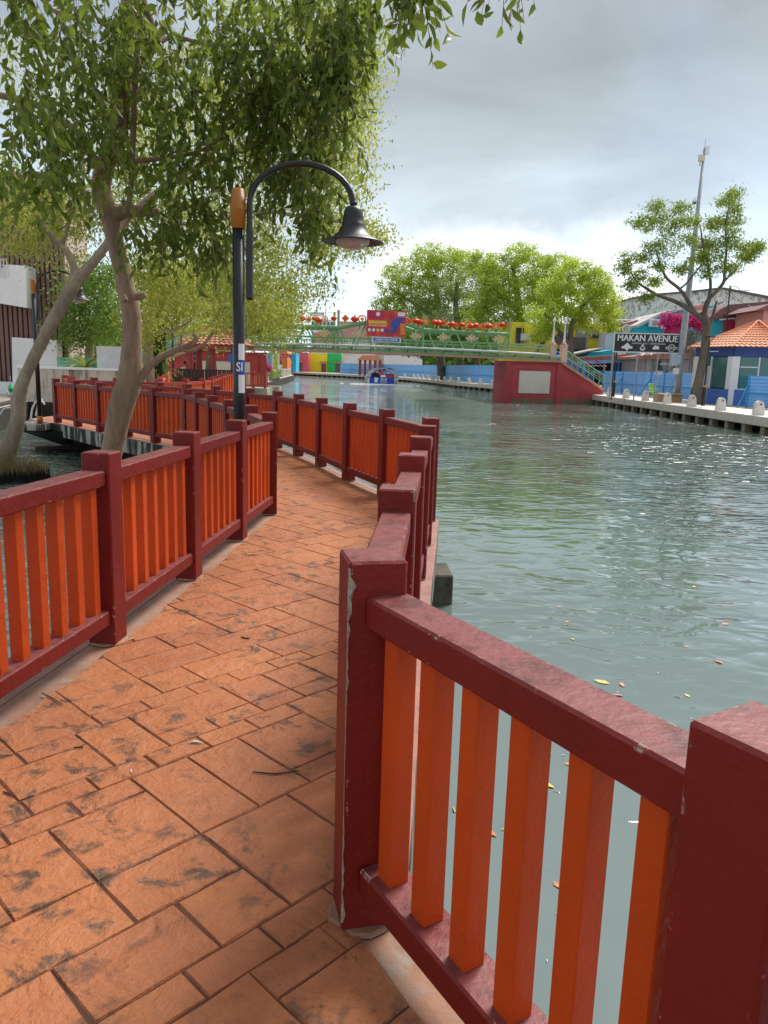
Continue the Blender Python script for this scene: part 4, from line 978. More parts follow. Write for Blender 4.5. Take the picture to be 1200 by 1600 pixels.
# lanterns strung above the bridge
M_lred = pm('lantern_red', (.80, .035, .01), .15, 6., .45); M_lora = pm('lantern_orange', (.85, .20, .02), .15, 6., .5); M_lyel = pm('tassel_yellow', (.85, .55, .05), .1, 6., .6)
wire = MB()
for a, b in ((-9.9, -3.6), (-3.6, 2.45), (2.45, 8.85)): wire.tube([(a+(b-a)*u/8, .12, 5.22-.25*math.sin(math.pi*u/8)) for u in range(9)], .012, 4)
bl('lantern_wire', wire, M_black)
def lantern(kind, label, s, z, grp):
    c = wm(br_) @ Vector((s, .12, z)); t = thing({'r': 'red_lantern', 'c': 'round_ornament', 'd': 'diamond_ornament'}[kind], label, 'lantern' if kind == 'r' else 'ornament', c, BA+rnd.uniform(-.4, .4), grp); q_ = rnd.uniform(.70, 1.0); t.scale = (q_, q_, q_*rnd.uniform(.9, 1.1))
    if kind == 'r':
        MB().lathe([(.02, .2), (.10, .20), (.25, .12), (.33, 0), (.25, -.12), (.10, -.20), (.02, -.20)], n=12).build('lantern_body', M_lred, t, True, world=False)
        MB().lathe([(.10, -.2), (.11, -.24), (.05, -.26), (.07, -.44)], n=8).build('tassel', M_lyel, t, world=False); MB().lathe([(.09, .20), (.09, .25), (.02, .26)], n=8).build('cap', M_lyel, t, world=False)
    elif kind == 'c':
        MB().tube([(.27*math.cos(a*math.pi/8), 0, .27*math.sin(a*math.pi/8)) for a in range(17)], .06, 5).build('ring', M_lora, t, world=False); MB().box((0, 0, 0), (.26, .05, .26), ry=R(45)).build('centre', M_lyel, t, world=False)
    else:
        MB().box((0, 0, 0), (.42, .07, .42), ry=R(45)).build('board', M_lora, t, world=False); MB().box((0, -.05, 0), (.16, .04, .16), ry=R(45)).build('centre', M_lred, t, world=False)
ls = [(-9.3, 'c'), (-8.9, 'r'), (-5.9, 'r'), (-5.3, 'd'), (-4.8, 'r'), (-4.3, 'd'), (-3.0, 'r')]
px_l = [(400, 493, 'd'), (410, 495, 'c'), (447, 499, 'r'), (456, 496, 'd'), (468, 497, 'r'), (478, 499, 'd'), (488, 497, 'r'), (493, 500, 'r'), (502, 498, 'c'), (515, 497, 'r'), (532, 497, 'd'), (546, 498, 'r'), (557, 498, 'c'),
        (628, 502, 'd'), (638, 501, 'r'), (645, 503, 'r'), (653, 501, 'c'), (667, 503, 'r'), (673, 504, 'r'), (681, 504, 'd'), (694, 506, 'r'), (702, 508, 'd'), (710, 507, 'r'), (719, 508, 'c'), (724, 509, 'r'), (731, 508, 'r'), (742, 510, 'd'), (752, 509, 'r'), (763, 509, 'c'), (773, 507, 'r'), (785, 507, 'd')]
nn_ = {'r': 0, 'c': 0, 'd': 0}
for (x, y, kd) in px_l:
    side = 'left' if x < 600 else 'right'
    s = (x-598)/1203*55.5/.975; q = at(x, y, 55.5+s*.19)
    nm = {'r': 'red lantern', 'c': 'orange ring', 'd': 'orange diamond'}[kd]
    same = [p for p in px_l if p[2] == kd and (p[0] < 600) == (x < 600)]; i = sorted(same).index((x, y, kd))
    lantern(kd, '%s on the bridge wire, %s of its kind from left, %s of the billboard' % (nm, ordn(i), side), s, q[2], 'lanterns and ornaments strung above the footbridge')
# billboard and name sign
bb = thing('billboard', 'large red and orange festival billboard mounted on the middle of the footbridge', 'billboard', wm(br_) @ Vector((-.28, -.3, 3.66)), BA)
M_bred = pm('print_red', (.62, .03, .05), .35, 1.6, .5, dirt=.5, dcol=(.8, .22, .03)); M_bpink = pm('print_crimson', (.55, .02, .08), .1, 3.); M_bora = pm('print_orange', (.85, .24, .03), .4, 5., .5, dirt=.5, dcol=(.7, .05, .02)); M_bblue = pm('print_blue', (.04, .07, .35), .4, 6., .5, dirt=.3, dcol=(.5, .05, .3)); M_byel = pm('print_yellow', (.85, .60, .10), .1, 5.)
MB().box((0, .04, .88), (2.78, .08, 1.76)).build('panel', M_bred, bb, world=False)
MB().box((-.72, -.004, 1.45), (1.1, .008, .55)).build('print', M_bpink, bb, world=False)
MB().box((-.62, -.004, .93), (1.35, .008, .30)).build('print', M_bora, bb, world=False)
MB().add([(x, -.006, z) for x, z in ((.25, .95), (.5, 1.25), (.85, 1.35), (1.2, 1.32), (1.25, 1.1), (.95, .9), (.75, .45), (.5, .2), (.35, .55))], [tuple(range(9))]).build('print', M_bblue, bb, world=False)
MB().box((1.15, -.004, .55), (.36, .008, .75)).build('print', M_bora, bb, world=False)
MB().box((1.05, -.006, 1.55), (.52, .012, .26)).build('print', M_whitem, bb, world=False)
MB().lathe([(.15, 0), (.15, .012)], n=14).build('emblem', M_whitem, bb, world=False)
bpy.context.view_layer.update()
em = [o for o in bb.children if o.name.startswith('emblem')][0]; em.rotation_euler = (R(90), 0, 0); em.location = (-.62, -.006, 1.50)
for k, mt_ in enumerate((M_whitem, M_whitem, M_byel, M_whitem)):
    MB().box((-1.2+k*.30, -.006, .42), (.19, .012, .19), ry=R(20*k)).build('badge', mt_, bb, world=False)
m = MB(); rb_ = random.Random(2)
for k in range(11): m.box((-1.22+k*.115, -.012, .96), (.085, .008, .17), ry=R(rb_.uniform(-14, 14)))
m.build('print_marks', M_byel, bb, world=False); m = MB()
for k in range(12): m.box((-1.2+k*.105, -.012, .72), (.06, .008, .08))
m.build('print_marks', M_whitem, bb, world=False)
MB().box((.22, -.006, .40), (.72, .012, .18), ry=R(-4)).build('print', M_bblue, bb, world=False)
jb = thing('name_sign', 'small blue sign reading JAMBATAN PASAR hung below the billboard', 'sign', wm(br_) @ Vector((-.25, -.32, 3.30)), BA)
MB().box((0, .03, .14), (2.05, .05, .34)).build('frame', M_whitem, jb, world=False); MB().box((0, .0, .14), (1.86, .02, .24)).build('board', pm('name_blue', (.03, .13, .50), .08, 4.), jb, world=False)
text('lettering', 'JAMBATAN PASAR', .21, M_whitem, jb, (0, -.014, .135), ext=.004, bold=.004, sx=.93)
# ------------------------------------------------------------------ river boat
bc = at(595, 600, 106); bt = thing('river_boat', 'blue and white open river tour boat heading towards the footbridge', 'boat', (bc[0], 106, -.7), R(-6))
M_bhull = pm('boat_blue', (.012, .05, .42), .08, 3., .4); M_bwhite = pm('boat_white', (.78, .78, .78), .06, 3., .4); M_pink = pm('boat_pink', (.7, .12, .18), .1, 3.)
MB().box((0, 2.6, .35), (3.7, 5.6, .8), ch=.12).build('hull', M_bwhite, bt, world=False)
MB().box((.15, -.28, .50), (3.35, .12, .88), ch=.02).build('banner', M_bhull, bt, world=False)
MB().box((-2.0, .2, .55), (.42, .6, 1.0), ch=.1).build('fender', pm('fender_grey', (.45, .42, .40), .4, 8.), bt, world=False)
text('lettering', 'ZUS', .52, M_whitem, bt, (.42, -.36, .62), ext=.01, bold=.012); m = MB()
for k in range(6): m.box((.03+k*.155, -.35, .28), (.10, .01, .11))
m.build('print_marks', M_whitem, bt, world=False)
MB().box((-.62, -.352, .52), (.42, .012, .62), ch=0).box((-.55, -.354, .74), (.52, .012, .22), ry=R(20)).build('emblem', M_whitem, bt, world=False)
for yy in (0, 1.2, 2.4, 3.6, 4.8):
    MB().tube([(1.92*math.cos(a)*.98, yy, .8+1.35*math.sin(a)**.7 if math.sin(a) > 0 else .8) for a in [math.pi*k/14 for k in range(15)]], .055, 6).build('canopy_hoop', M_bwhite, bt, True, world=False)
MB().box((0, 2.4, 2.16), (2.7, 4.9, .07), ch=.02).build('canopy', pm('canopy_blue', (.05, .13, .30), .1, 3., .5), bt, world=False)
for yy in (1.0, 2.2, 3.4):
    for xx in (-1.0, 1.0): MB().box((xx, yy, .95), (1.0, .45, .1)).box((xx, yy+.2, 1.2), (1.0, .08, .5)).build('seat', M_pink if xx > 0 else M_benchd, bt, world=False)
MB().bar((-.3, .3, 1.25), (.5, .5, 2.05), .12, .35).build('banner_strip', M_pink, bt, world=False)
M_foam = pm('foam', (.80, .83, .84), .1, 1.5, .8, .02, 6.)
fm = MB(); rf = random.Random(8)
for k in range(260):
    x = bc[0]+rf.gauss(.6, 2.0); y = 105.6-abs(rf.gauss(0, 1.7)); s = rf.uniform(.12, .5)
    fm.lathe([(s, -.02), (s*.6, .05*s+.02), (.02, .10*s+.03)], (x, y, -.70), 6, rf.random())
tag(fm.build('wake_foam', M_foam, kind='stuff'), 'white churned wake foam behind the blue river boat', 'foam')
# ------------------------------------------------------------------ people (small in the picture)
def person(label, loc, rz, pose, shirt, trousers, hgt=1.7, seated=False):
    t = thing('person', label, 'person', loc, rz); k = hgt/1.7
    if seated: J = {'pel': (0, 0, .0), 'ch': (0, -.03, .30), 'nk': (0, -.03, .47), 'hd': (0, -.05, .62), 'k1': (.11, -.42, .0), 'k2': (-.11, -.42, .0), 'f1': (.11, -.42, -.42), 'f2': (-.11, -.42, -.42), 's1': (.19, -.03, .40), 's2': (-.19, -.03, .40), 'e1': (.24, -.12, .14), 'e2': (-.24, -.12, .14), 'h1': (.16, -.33, .08), 'h2': (-.16, -.33, .08)}
    else: J = {'pel': (0, 0, .90), 'ch': (0, 0, 1.20), 'nk': (0, 0, 1.42), 'hd': (0, -.01, 1.58), 'k1': (.10, -.06, .48), 'k2': (-.10, .03, .48), 'f1': (.11, 0, .06), 'f2': (-.10, .14, .07), 's1': (.19, 0, 1.36), 's2': (-.19, 0, 1.36), 'e1': (.25, .03, 1.10), 'e2': (-.24, -.03, 1.10), 'h1': (.24, -.08, .86), 'h2': (-.23, -.16, .90)}
    nm = list(J); rad = dict(pel=.13, ch=.15, nk=.055, hd=.10, k1=.065, k2=.065, f1=.045, f2=.045, s1=.065, s2=.065, e1=.042, e2=.042, h1=.035, h2=.035)
    ed = [('pel', 'ch'), ('ch', 'nk'), ('nk', 'hd'), ('pel', 'k1'), ('k1', 'f1'), ('pel', 'k2'), ('k2', 'f2'), ('ch', 's1'), ('s1', 'e1'), ('e1', 'h1'), ('ch', 's2'), ('s2', 'e2'), ('e2', 'h2')]
    me = bpy.data.meshes.new('body'); me.from_pydata([tuple(c*k for c in J[n]) for n in nm], [(nm.index(a), nm.index(b)) for a, b in ed], [])
    o = bpy.data.objects.new('body', me); col.objects.link(o); o.parent = t
    sk = o.modifiers.new('skin', 'SKIN'); sv = me.skin_vertices[0].data
    for i, n in enumerate(nm): sv[i].radius = (rad[n]*k, rad[n]*k*.85)
    sv[0].use_root = True
    ss = o.modifiers.new('sub', 'SUBSURF'); ss.levels = ss.render_levels = 1
    dg = bpy.context.evaluated_depsgraph_get(); m2 = bpy.data.meshes.new_from_object(o.evaluated_get(dg)); o.modifiers.clear(); o.data = m2; m2.name = 'body'; m2.materials.clear()
    for mm in (pm('skin_tone', (.32, .17, .10), .05, 5.), shirt, trousers): m2.materials.append(mm)
    zp = J['pel'][2]*k
    for p in m2.polygons:
        z = p.center.z; x = abs(p.center.x)
        if z > J['nk'][2]*k: mi = 0
        elif z > zp+.02 and (x < .235*k or z > J['ch'][2]*k): mi = 1
        elif x > .2*k and not seated: mi = 0
        else: mi = 2
        p.material_index = mi; p.use_smooth = True
    hd = J['hd']; MB().lathe([(.04, .02), (.088, .03), (.102, .075), (.09, .12), (.05, .15), (.01, .158)], (hd[0]*k, (hd[1]+.018)*k, (hd[2]-.01)*k), 12).build('hair', pm('black_hair', (.015, .012, .01), .1, 9.), t, True, world=False)
    MB().box((hd[0], (hd[1]-.098)*k, hd[2]*k+.0), (.022, .03, .04), ch=.004).build('nose', pm('skin_tone', (.32, .17, .10)), t, world=False)
    return t
M_wsh = pm('white_shirt', (.70, .70, .70), .06, 6., .8); M_wsh2 = pm('cream_shirt', (.55, .50, .42), .06, 6., .8); M_dtr = pm('dark_trousers', (.03, .03, .04), .1, 6., .8)
person('person in a white shirt standing on the promenade near the pink flowers', at(438, 590, 88), R(160), 0, M_wsh, M_wsh2)
q = at(289, 574, 43.5); person('person in a cream shirt sitting behind the dark timber fence by the pavilion', (q[0], q[1], .78), R(200), 0, M_wsh2, M_dtr, seated=True)
MB().box((q[0], q[1]+.1, .34), (1.6, .5, .68)).build('bench', M_benchd); tag(bpy.data.objects['bench'], 'dark bench behind the dark timber fence by the pavilion', 'bench')
v = wm(bt) @ Vector((-.3, .9, 1.06)); person('person in dark clothes seated at the front of the river boat', v, R(-6), 0, M_dtr, M_dtr, seated=True)
# ------------------------------------------------------------------ near quay furniture, right bank
bollm = None
def bollard(label, loc, rz, grp):
    t = thing('bollard', label, 'bollard', loc, rz, grp); t.scale = (.84, .84, .76)
    MB().wallprism([(-.27, 0), (.27, 0), (.24, .30), (.205, .60), (.15, .73), (.06, .79), (-.06, .79), (-.15, .73), (-.205, .60), (-.24, .30)], -.19, .19).build('body', M_boll, t, world=False)
    MB().lathe([(.045, -.02), (.045, .02)], n=10).build('chain_hole', M_dark, t, world=False)
    h = list(t.children)[-1]; h.rotation_euler = (R(90), 0, 0); h.location = (.05, -.19, .60)
    return t
bys = [59.2, 55.3, 51.4, 47.6, 43.8, 40.3, 36.7, 33.0]
for i, y in enumerate(bys):
    bollard('pale arched concrete bollard on the near quay, %s counting from the red bridge abutment' % ordn(i), (15.72+.03*(i % 2), y, .012), R(-12), 'bollards along the near quay')
fb_ = walkpts(offset(fq, -.5), 3.9, 24)
k_ = 0
for x, y, a in fb_[:16]:
    t = bollard('small pale bollard on the far quay beyond the bridge, %s from the right' % ordn(k_), (x, y, .012), a-R(90)+R(60), 'bollards along the far quay'); k_ += 1
M_bblu = pm('hoarding_blue', (.16, .42, .78), .12, 2., .5, dirt=.25, dcol=(.28, .46, .68), stretch=(1, 1, .2)); M_bpole = pm('hoarding_pole_blue', (.03, .28, .55), .1, 4., .5)
def hoarding(label, P, h, z0=0., far=False, pw=2.4, brace=True):
    t = thing('blue_hoarding', label, 'hoarding', (*P[0], z0))
    for a, b in zip(P[:-1], P[1:]):
        a = np.array(a, float); b = np.array(b, float); l = np.linalg.norm(b-a); n = max(1, round(l/pw)); d = (b-a)/l; rz_ = math.atan2(d[1], d[0])
        nr_ = 9 if not far else 5
        for k in range(n):
            w_ = l/n; m = MB(); c = a+d*(k+.5)*w_
            m.box((0, 0, h/2+.05), (w_-.02, .02, h))
            for r_ in range(nr_): m.box((0, -.035, .05+(r_+.5)*h/nr_), (w_-.03, .05, h/nr_*.5))
            o = put('sheet', m.mesh('sheet', M_bblu), t, (c[0]-P[0][0], c[1]-P[0][1], 0), rz_)
            p = a+d*k*w_
            MB().box((p[0]-P[0][0]-d[1]*-.06, p[1]-P[0][1]-.06, z0+(h+.12)/2), (.07, .07, h+.12), rz_).build('pole', M_bpole, t, world=False)
            if brace and k % 2 == 0:
                s = np.array([d[1], -d[0]]); s = s if s[0] < 0 else -s
                q0 = p+s*.95; MB().bar((q0[0]-P[0][0], q0[1]-P[0][1], 0), (p[0]-P[0][0], p[1]-P[0][1], h*.8), .055, .055).build('brace', M_bpole, t, world=False)
        s = np.array([d[1], -d[0]]); s = s if s[0] < 0 else -s
        MB().bar((*(a+s*.08-np.array(P[0])), h*.45), (*(b+s*.08-np.array(P[0])), h*.45), .05, .07).build('rail', M_bpole, t, world=False)
    return t
hoarding('long blue corrugated metal hoarding behind the bollards, below the black food court sign', [(18.3, 66.5), (18.6, 62), (19.0, 56.5), (19.5, 52.5), (19.85, 48.4)], 1.72)
hoarding('blue corrugated hoarding with a leaning brace at the right edge in front of the booth', [(19.05, 41.3), (20.4, 39.6), (22.5, 38)], 1.62)
hoarding('far blue hoarding along the outer bank of the river bend, under the bridge', [(14.6, 76), (13.2, 86), (10.0, 100.5), (6.0, 131), (-3, 155.6), (-10, 163)], 2.1, far=True, brace=False, pw=3.)
# galvanised mast
ms = thing('mast', 'tall leaning galvanised mast with white antenna boxes and a dome camera', 'mast', at(1056, 626, 46.5))
mp_ = [at(1056, 630, 46.5), at(1066, 540, 46.5), at(1079, 430, 46.7), at(1101, 232, 47)]
MB().tube(mp_, [.22, .20, .16, .07], 12).build('pole', M_steel, ms, True)
MB().tube([at(1101, 234, 47), at(1102.5, 218, 47)], .015, 5).build('lightning_rod', M_steel, ms)
MB().box(at(1105, 235, 46.9), (.22, .14, .42)).build('antenna_panel', M_whitem, ms); MB().box(at(1096, 247, 46.85), (.32, .16, .34)).build('antenna_box', pm('beige_box', (.62, .57, .45), .08, 4.), ms)
MB().box(at(1094, 252, 46.9), (.05, .05, .5)).build('antenna_bracket', M_steel, ms)
m = MB(); limb(m, [(*at(1091, 309, 46.9), .03), (*at(1088, 308, 46.9), .03), (*at(1085, 311, 46.9), .03), (*at(1085, 314, 46.9), .03)], 4, 6, 0); m.build('camera_arm', M_whitem, ms, True)
MB().lathe([(.02, .12), (.11, .10), (.13, .02), (.12, -.04)], at(1085, 315, 46.9), 12).build('camera_housing', M_whitem, ms, True); MB().lathe([(.115, -.04), (.10, -.12), (.05, -.16), (.005, -.17)], at(1085, 315, 46.9), 12).build('camera_dome', M_dglass, ms, True)
MB().box(at(1071, 412, 46.5), (.10, .3, .35)).build('speaker', M_steel, ms)
c = at(1053, 562, 46.1); MB().box(c, (.42, .3, .70), ch=.02).build('meter_box', pm('meter_box_grey', (.40, .48, .55), .06, 4.), ms); c = at(1060, 562, 46.1); MB().box(c, (.2, .32, .55), ch=.02).build('meter_box', pm('meter_box_grey', (.4, .48, .55)), ms)
MB().box(at(1056, 580, 46.1), (.30, .24, .36), ch=.02).build('small_box', M_whitem, ms)
MB().bar(at(1055, 572, 46.2), at(1038, 583, 46.2), .05, .05).build('strut', M_black, ms)
# sign on two posts
sg = thing('food_court_sign', 'wide black sign reading MAKAN AVENUE with white emblems on metal posts', 'sign', at(960, 618, 50))
SY = 47.4
A1 = at(961, 521, SY); B1 = at(1063, 523, SY-.5); A0 = at(961, 549, SY); B0 = at(1063, 551.5, SY-.5)
zt1 = (A1[2]+B1[2])/2; zb1 = (A0[2]+B0[2])/2; wS = B1[0]-A1[0]; cS = ((A1[0]+B1[0])/2, SY-.25)
SR = math.atan2(-.5, wS)
sg.location = (cS[0], cS[1], 0); sg.rotation_euler = (0, 0, SR)
M_sblk = pm('sign_black', (.035, .032, .036), .1, 3., .6); M_swht = pm('sign_white', (.80, .80, .80), .04, 3., .6)
MB().box((0, .06, (zt1+zb1)/2), (wS, .04, zt1-zb1)).build('backing', M_sblk, sg, world=False)
for zz in (zt1+.02, zb1-.02): MB().box((0, .03, zz), (wS+.12, .10, .06)).build('frame', M_swht, sg, world=False)
for xx in (-wS/2-.03, wS/2+.03): MB().box((xx, .03, (zt1+zb1)/2), (.06, .098, zt1-zb1-.02)).build('frame', M_swht, sg, world=False)
zm = (zt1+zb1)/2; hS = zt1-zb1
npl = 7
for k in range(npl): MB().box((0, 0, zb1+(k+.5)*hS/npl), (wS-.04, .03, hS/npl-.008)).build('plank', M_sblk, sg, world=False)
for dx_, dy_ in ((-.014, 0), (.014, -.003)): text('lettering', 'MAKAN AVENUE', .54, M_swht, sg, (.03+dx_, -.03+dy_, zt1-.27), ext=.01, sx=.86)
text('lettering', 'KAMPUNG HULU  TEPIAN MELAKA', .13, M_swht, sg, (.1, -.03, zt1-.56), ext=.008, sx=.95)
z0 = zb1+.27
MB().box((-1.12, -.03, z0+.02), (.34, .02, .34), ry=R(45)).build('emblem_badge', M_swht, sg, world=False); MB().box((-1.12, -.036, z0-.02), (.62, .02, .14)).build('emblem_band', M_swht, sg, world=False)
MB().add([(-.22+.16*math.cos(a)*(1 if math.sin(a) < .2 else .6*(1-math.sin(a))+.1), -.03, z0-.03+(.16*math.sin(a) if math.sin(a) < .2 else .28*math.sin(a))) for a in [2*math.pi*k/18 for k in range(18)]], [tuple(range(18))]).build('emblem_drop', M_swht, sg, world=False)
MB().box((-.22, -.04, z0-.03), (.16, .01, .12)).build('emblem_mark', M_sblk, sg, world=False)
MB().box((.55, -.03, z0-.02), (.36, .02, .16), ry=R(-6)).box((.55, -.032, z0+.02), (.22, .02, .2), ry=R(10)).build('emblem_fish', M_swht, sg, world=False)
m = MB(); m.tube([(1.45+.2*math.cos(a), -.03, z0+.2*math.sin(a)) for a in [2*math.pi*k/20 for k in range(21)]], .022, 4); m.build('emblem_ring', M_swht, sg, world=False)
MB().box((1.45, -.04, z0), (.66, .02, .15)).build('emblem_band', M_swht, sg, world=False)
m = MB()
for k in range(6): m.box((1.45-.25+k*.1, -.055, z0), (.06, .01, .09), ry=R(8*(k % 3-1)))
m.build('emblem_mark', M_sblk, sg, world=False)
for dx in (-wS/2-.02,): MB().bar((dx, .12, 0), (dx, .12, zt1+.1), .09, .09).build('post', M_steel, sg, world=False)
MB().bar((-wS/2+.10, .14, 0), (-wS/2+.10, .14, zt1), .06, .06).build('post', M_black, sg, world=False)
for xx in (-wS*.12, wS*.2): MB().bar((xx, .12, 0), (xx, .12, zb1), .07, .07).build('post', M_steel, sg, world=False)
# quay lamps with tray tops
def quaylamp(label, x, ytop, ybase, Y, rz):
    b = at(x, ybase, Y); tp = at(x+1, ytop, Y); h = tp[2]-b[2]
    t = thing('quay_lamp', label, 'street lamp', b, rz)
    MB().lathe([(.10, 0), (.10, h*.27), (.045, h*.29), (.045, h*.92)], n=10).build('post', M_black, t, world=False)
    MB().lathe([(.105, h*.27), (.11, h*.285), (.05, h*.30)], n=10).build('collar', M_cap, t, world=False)
    for k in range(4):
        a = k*math.pi/2+.4; MB().bar((0, 0, h*.92), (.28*math.cos(a), .28*math.sin(a), h*.99), .025).build('arm', M_black, t, world=False)
    MB().tube([(.28*math.cos(a), .28*math.sin(a), h) for a in [2*math.pi*k/12 for k in range(13)]], .02, 5).build('ring', M_black, t, world=False)
    return t
quaylamp('thin black quay lamp with open tray top in front of the food court sign', 958, 537, 620, 51, 0)
quaylamp('thin black quay lamp standing in front of the left wall of the guard booth', 1098, 526, 634, 39.8, 0)
# small things on the quay
rs2 = thing('round_sign', 'white oval sign on a short post in front of the blue hoarding', 'sign', at(1030, 618, 48))
MB().tube([at(1030, 619, 48), at(1031, 575, 48)], .035, 6).build('post', M_steel, rs2); c = at(1032, 569, 47.9); MB().lathe([(.26, 0), (.26, .05)], n=20).build('disc', M_whitem, rs2, world=False)
d_ = list(rs2.children)[-1]; d_.rotation_euler = (R(90), 0, 0); d_.location = Vector(c)-rs2.location; d_.scale = (.8, 1.25, 1)
MB().box(at(1029, 583, 47.9), (.42, .04, .22)).build('plate', M_whitem, rs2)
ch_ = thing('plastic_chair', 'lime green plastic chair on the quay beside the cardboard boxes', 'chair', (*G(1020, 622, 0)[:2], .0), R(25))
M_lime = pm('lime_plastic', (.42, .68, .12), .06, 3., .4)
MB().box((0, 0, .44), (.50, .46, .05), ch=.01).build('seat', M_lime, ch_, world=False); MB().box((0, .22, .72), (.46, .04, .52), ch=.01, rx=R(-10)).build('backrest', M_lime, ch_, world=False)
for a in (-1, 1):
    for b_ in (-1, 1): MB().bar((a*.25, b_*.22, 0), (a*.21, b_*.19, .44), .05).build('leg', M_lime, ch_, world=False)
    MB().bar((a*.24, .2, .66), (a*.24, -.2, .64), .05, .04).bar((a*.24, -.2, .42), (a*.24, -.2, .66), .04).build('armrest', M_lime, ch_, world=False)
M_card = pm('cardboard', (.42, .28, .16), .12, 4., .85)
for x, w_, lab in ((1034, .8, 'left open cardboard box on the quay beside the lime green chair'), (1052, .9, 'right cardboard box on the quay at the foot of the mast')):
    c = at(x, 619, 46.2); t = thing('cardboard_box', lab, 'box', (c[0], c[1], .0), R(8))
    MB().box((0, 0, .25), (w_, .5, .5)).build('body', M_card, t, world=False); MB().box((0, -.3, .50), (w_*.96, .2, .015), rx=R(25)).build('flap', M_card, t, world=False)
for i, (x0, y0, x1, y1, w_, mt_, lab) in enumerate([(1078, 627, 1090, 586, .16, M_black, 'dark bundle of poles leaning against the hoarding left of the spreading tree'), (1084, 630, 1092, 590, .12, pm('grey_plank2', (.32, .28, .27)), 'grey plank leaning on the trunk of the spreading tree')]):
    m = MB(); m.bar(at(x0, y0, 44.6), at(x1, y1, 45.0), w_, w_*.7); m.bar(at(x0+2, y0, 44.7), at(x1+1, y1+4, 45.1), w_*.7); tag(m.build('leaning_planks', mt_), lab, 'planks')
# ------------------------------------------------------------------ guard booth
gbc = (21.75, 46.9); gb = thing('guard_booth', 'octagonal blue and white guard booth with orange tiled roof and green glass on the quay', 'guard booth', (*gbc, 0))
M_bb1 = pm('booth_navy', (.035, .075, .26), .1, 2., .6); M_bb2 = pm('booth_blue', (.07, .16, .48), .1, 2., .6)
Rb = 3.45; ang = [R(183+45*k) for k in range(8)]; cor = [(gbc[0]+Rb*math.cos(a), gbc[1]+Rb*math.sin(a)) for a in ang]
zw0, zw1, zw2 = .95, 2.72, 3.25
MB().prism([(gbc[0]+(Rb-.25)*math.cos(a), gbc[1]+(Rb-.25)*math.sin(a)) for a in ang], .0, .12).build('floor', M_quay, gb)
for k in range(8):
    a = np.array(cor[k]); b = np.array(cor[(k+1) % 8]); d = b-a; l = np.linalg.norm(d); u = d/l; rz_ = math.atan2(u[1], u[0]); mid = (a+b)/2
    pt = lambda f: a+d*f
    MB().box((*mid, (zw1+zw2)/2), (l+.02, .16, zw2-zw1), rz_).build('upper_band', M_bb1, gb)
    q = a; MB().box((*(a+u*.12), zw1/2), (.42, .22, zw1), rz_).build('column', M_white, gb); MB().box((*(b-u*.15), zw1/2), (.36, .20, zw1-.004), rz_).build('column', M_white, gb)
    if k == 0:   # door on the left third, window on the right
        MB().box((*pt(.29), 1.06), (l*.26, .08, 2.1), rz_).build('door', pm('door_grey', (.48, .48, .52), .05, 2.), gb)
        MB().box((*pt(.29), 2.42), (l*.24, .05, .50), rz_).build('transom', M_glass, gb)
        MB().box((*pt(.70), .45), (l*.55, .3, .9), rz_).build('lower_wall', M_bb2, gb)
        MB().box((*pt(.67), 1.82), (l*.40, .05, 1.72), rz_).build('window', M_glass, gb)
        for f in (.155, .43, .885): MB().box((*pt(f), zw1/2+.4 if f > .5 else zw1/2), (.07, .13, zw1-.8 if f > .5 else zw1), rz_).build('window_frame', M_whitem, gb)
        MB().box((*pt(.29), 2.14), (l*.26, .12, .06), rz_).build('window_frame', M_whitem, gb)
    else:
        MB().box((*mid, .45), (l*.86, .24, .9), rz_).build('lower_wall', M_bb2, gb)
        MB().box((*mid, 1.82), (l*.72, .05, 1.76), rz_).build('window', M_glass, gb)
        for f in (.5,): MB().box((*pt(f), 1.82), (.07, .11, 1.8), rz_).build('window_frame', M_whitem, gb)
        MB().box((*pt(.32), 2.15), (l*.36, .11, .06), rz_).build('window_frame', M_whitem, gb)
        MB().box((*mid, .92), (l*.75, .13, .06), rz_).build('window_sill', M_whitem, gb)
Re = 4.0
ring = [(gbc[0]+Re*math.cos(a), gbc[1]+Re*math.sin(a), zw2-.02) for a in ang]
tileroof(gb, (gbc[0], gbc[1], 4.88), ring, M_roofo, 11, tile_w=.26)
MB().box((*(np.array(cor[0])*.6+np.array(cor[1])*.4+np.array([-.15, -.2])), 3.0), (.9, .12, .05), R(-42)).build('light_tube', M_whitem, gb)
tag(MB().box((gbc[0]+.3, gbc[1]+.6, .75), (1.4, .6, 1.3), R(10)).build('desk', pm('pale_desk', (.5, .5, .45))), 'pale desk inside the green glazed guard booth', 'desk')
# ------------------------------------------------------------------ buildings behind the quay
def hz(x, y, Y): return at(x, y, Y)
def block(t, name, x0, x1, ytop, ybot, Y, depth, mat, gable=None, roofmat=None, ztop=None, **k):
    """box wall seen from px x0..x1, rows ytop..ybot at depth Y"""
    a = hz(x0, (ytop+ybot)/2, Y); b = hz(x1, (ytop+ybot)/2, Y); z1 = hz((x0+x1)/2, ytop, Y)[2] if ztop is None else ztop; z0_ = 0. if ybot is None else max(0., hz((x0+x1)/2, ybot, Y)[2])
    return MB().box(((a[0]+b[0])/2, Y+depth/2, (z1+z0_)/2), (b[0]-a[0], depth, z1-z0_)).build(name, mat, t)
def poly_wall(t, name, pts, Y, depth, mat):
    P = [at(x, y, Y) for x, y in pts]; P2_ = [(p[0], p[2]) for p in P]
    if area(P2_) < 0: P2_ = P2_[::-1]
    return MB().wallprism(P2_, Y, Y+depth).build(name, mat, t)
def m_ruin():
    b = NB('ruin_plaster'); P = b.pos(); n = b.noise(b.scale(P, (1, 1, .7)), 2.6, 10., .78, .6)
    b.col(b.mix(b.rng(n, .50, .60), (.72, .68, .64), (.16, .13, .12))); b.rough(.9); b.bump(n, .05); return b.m
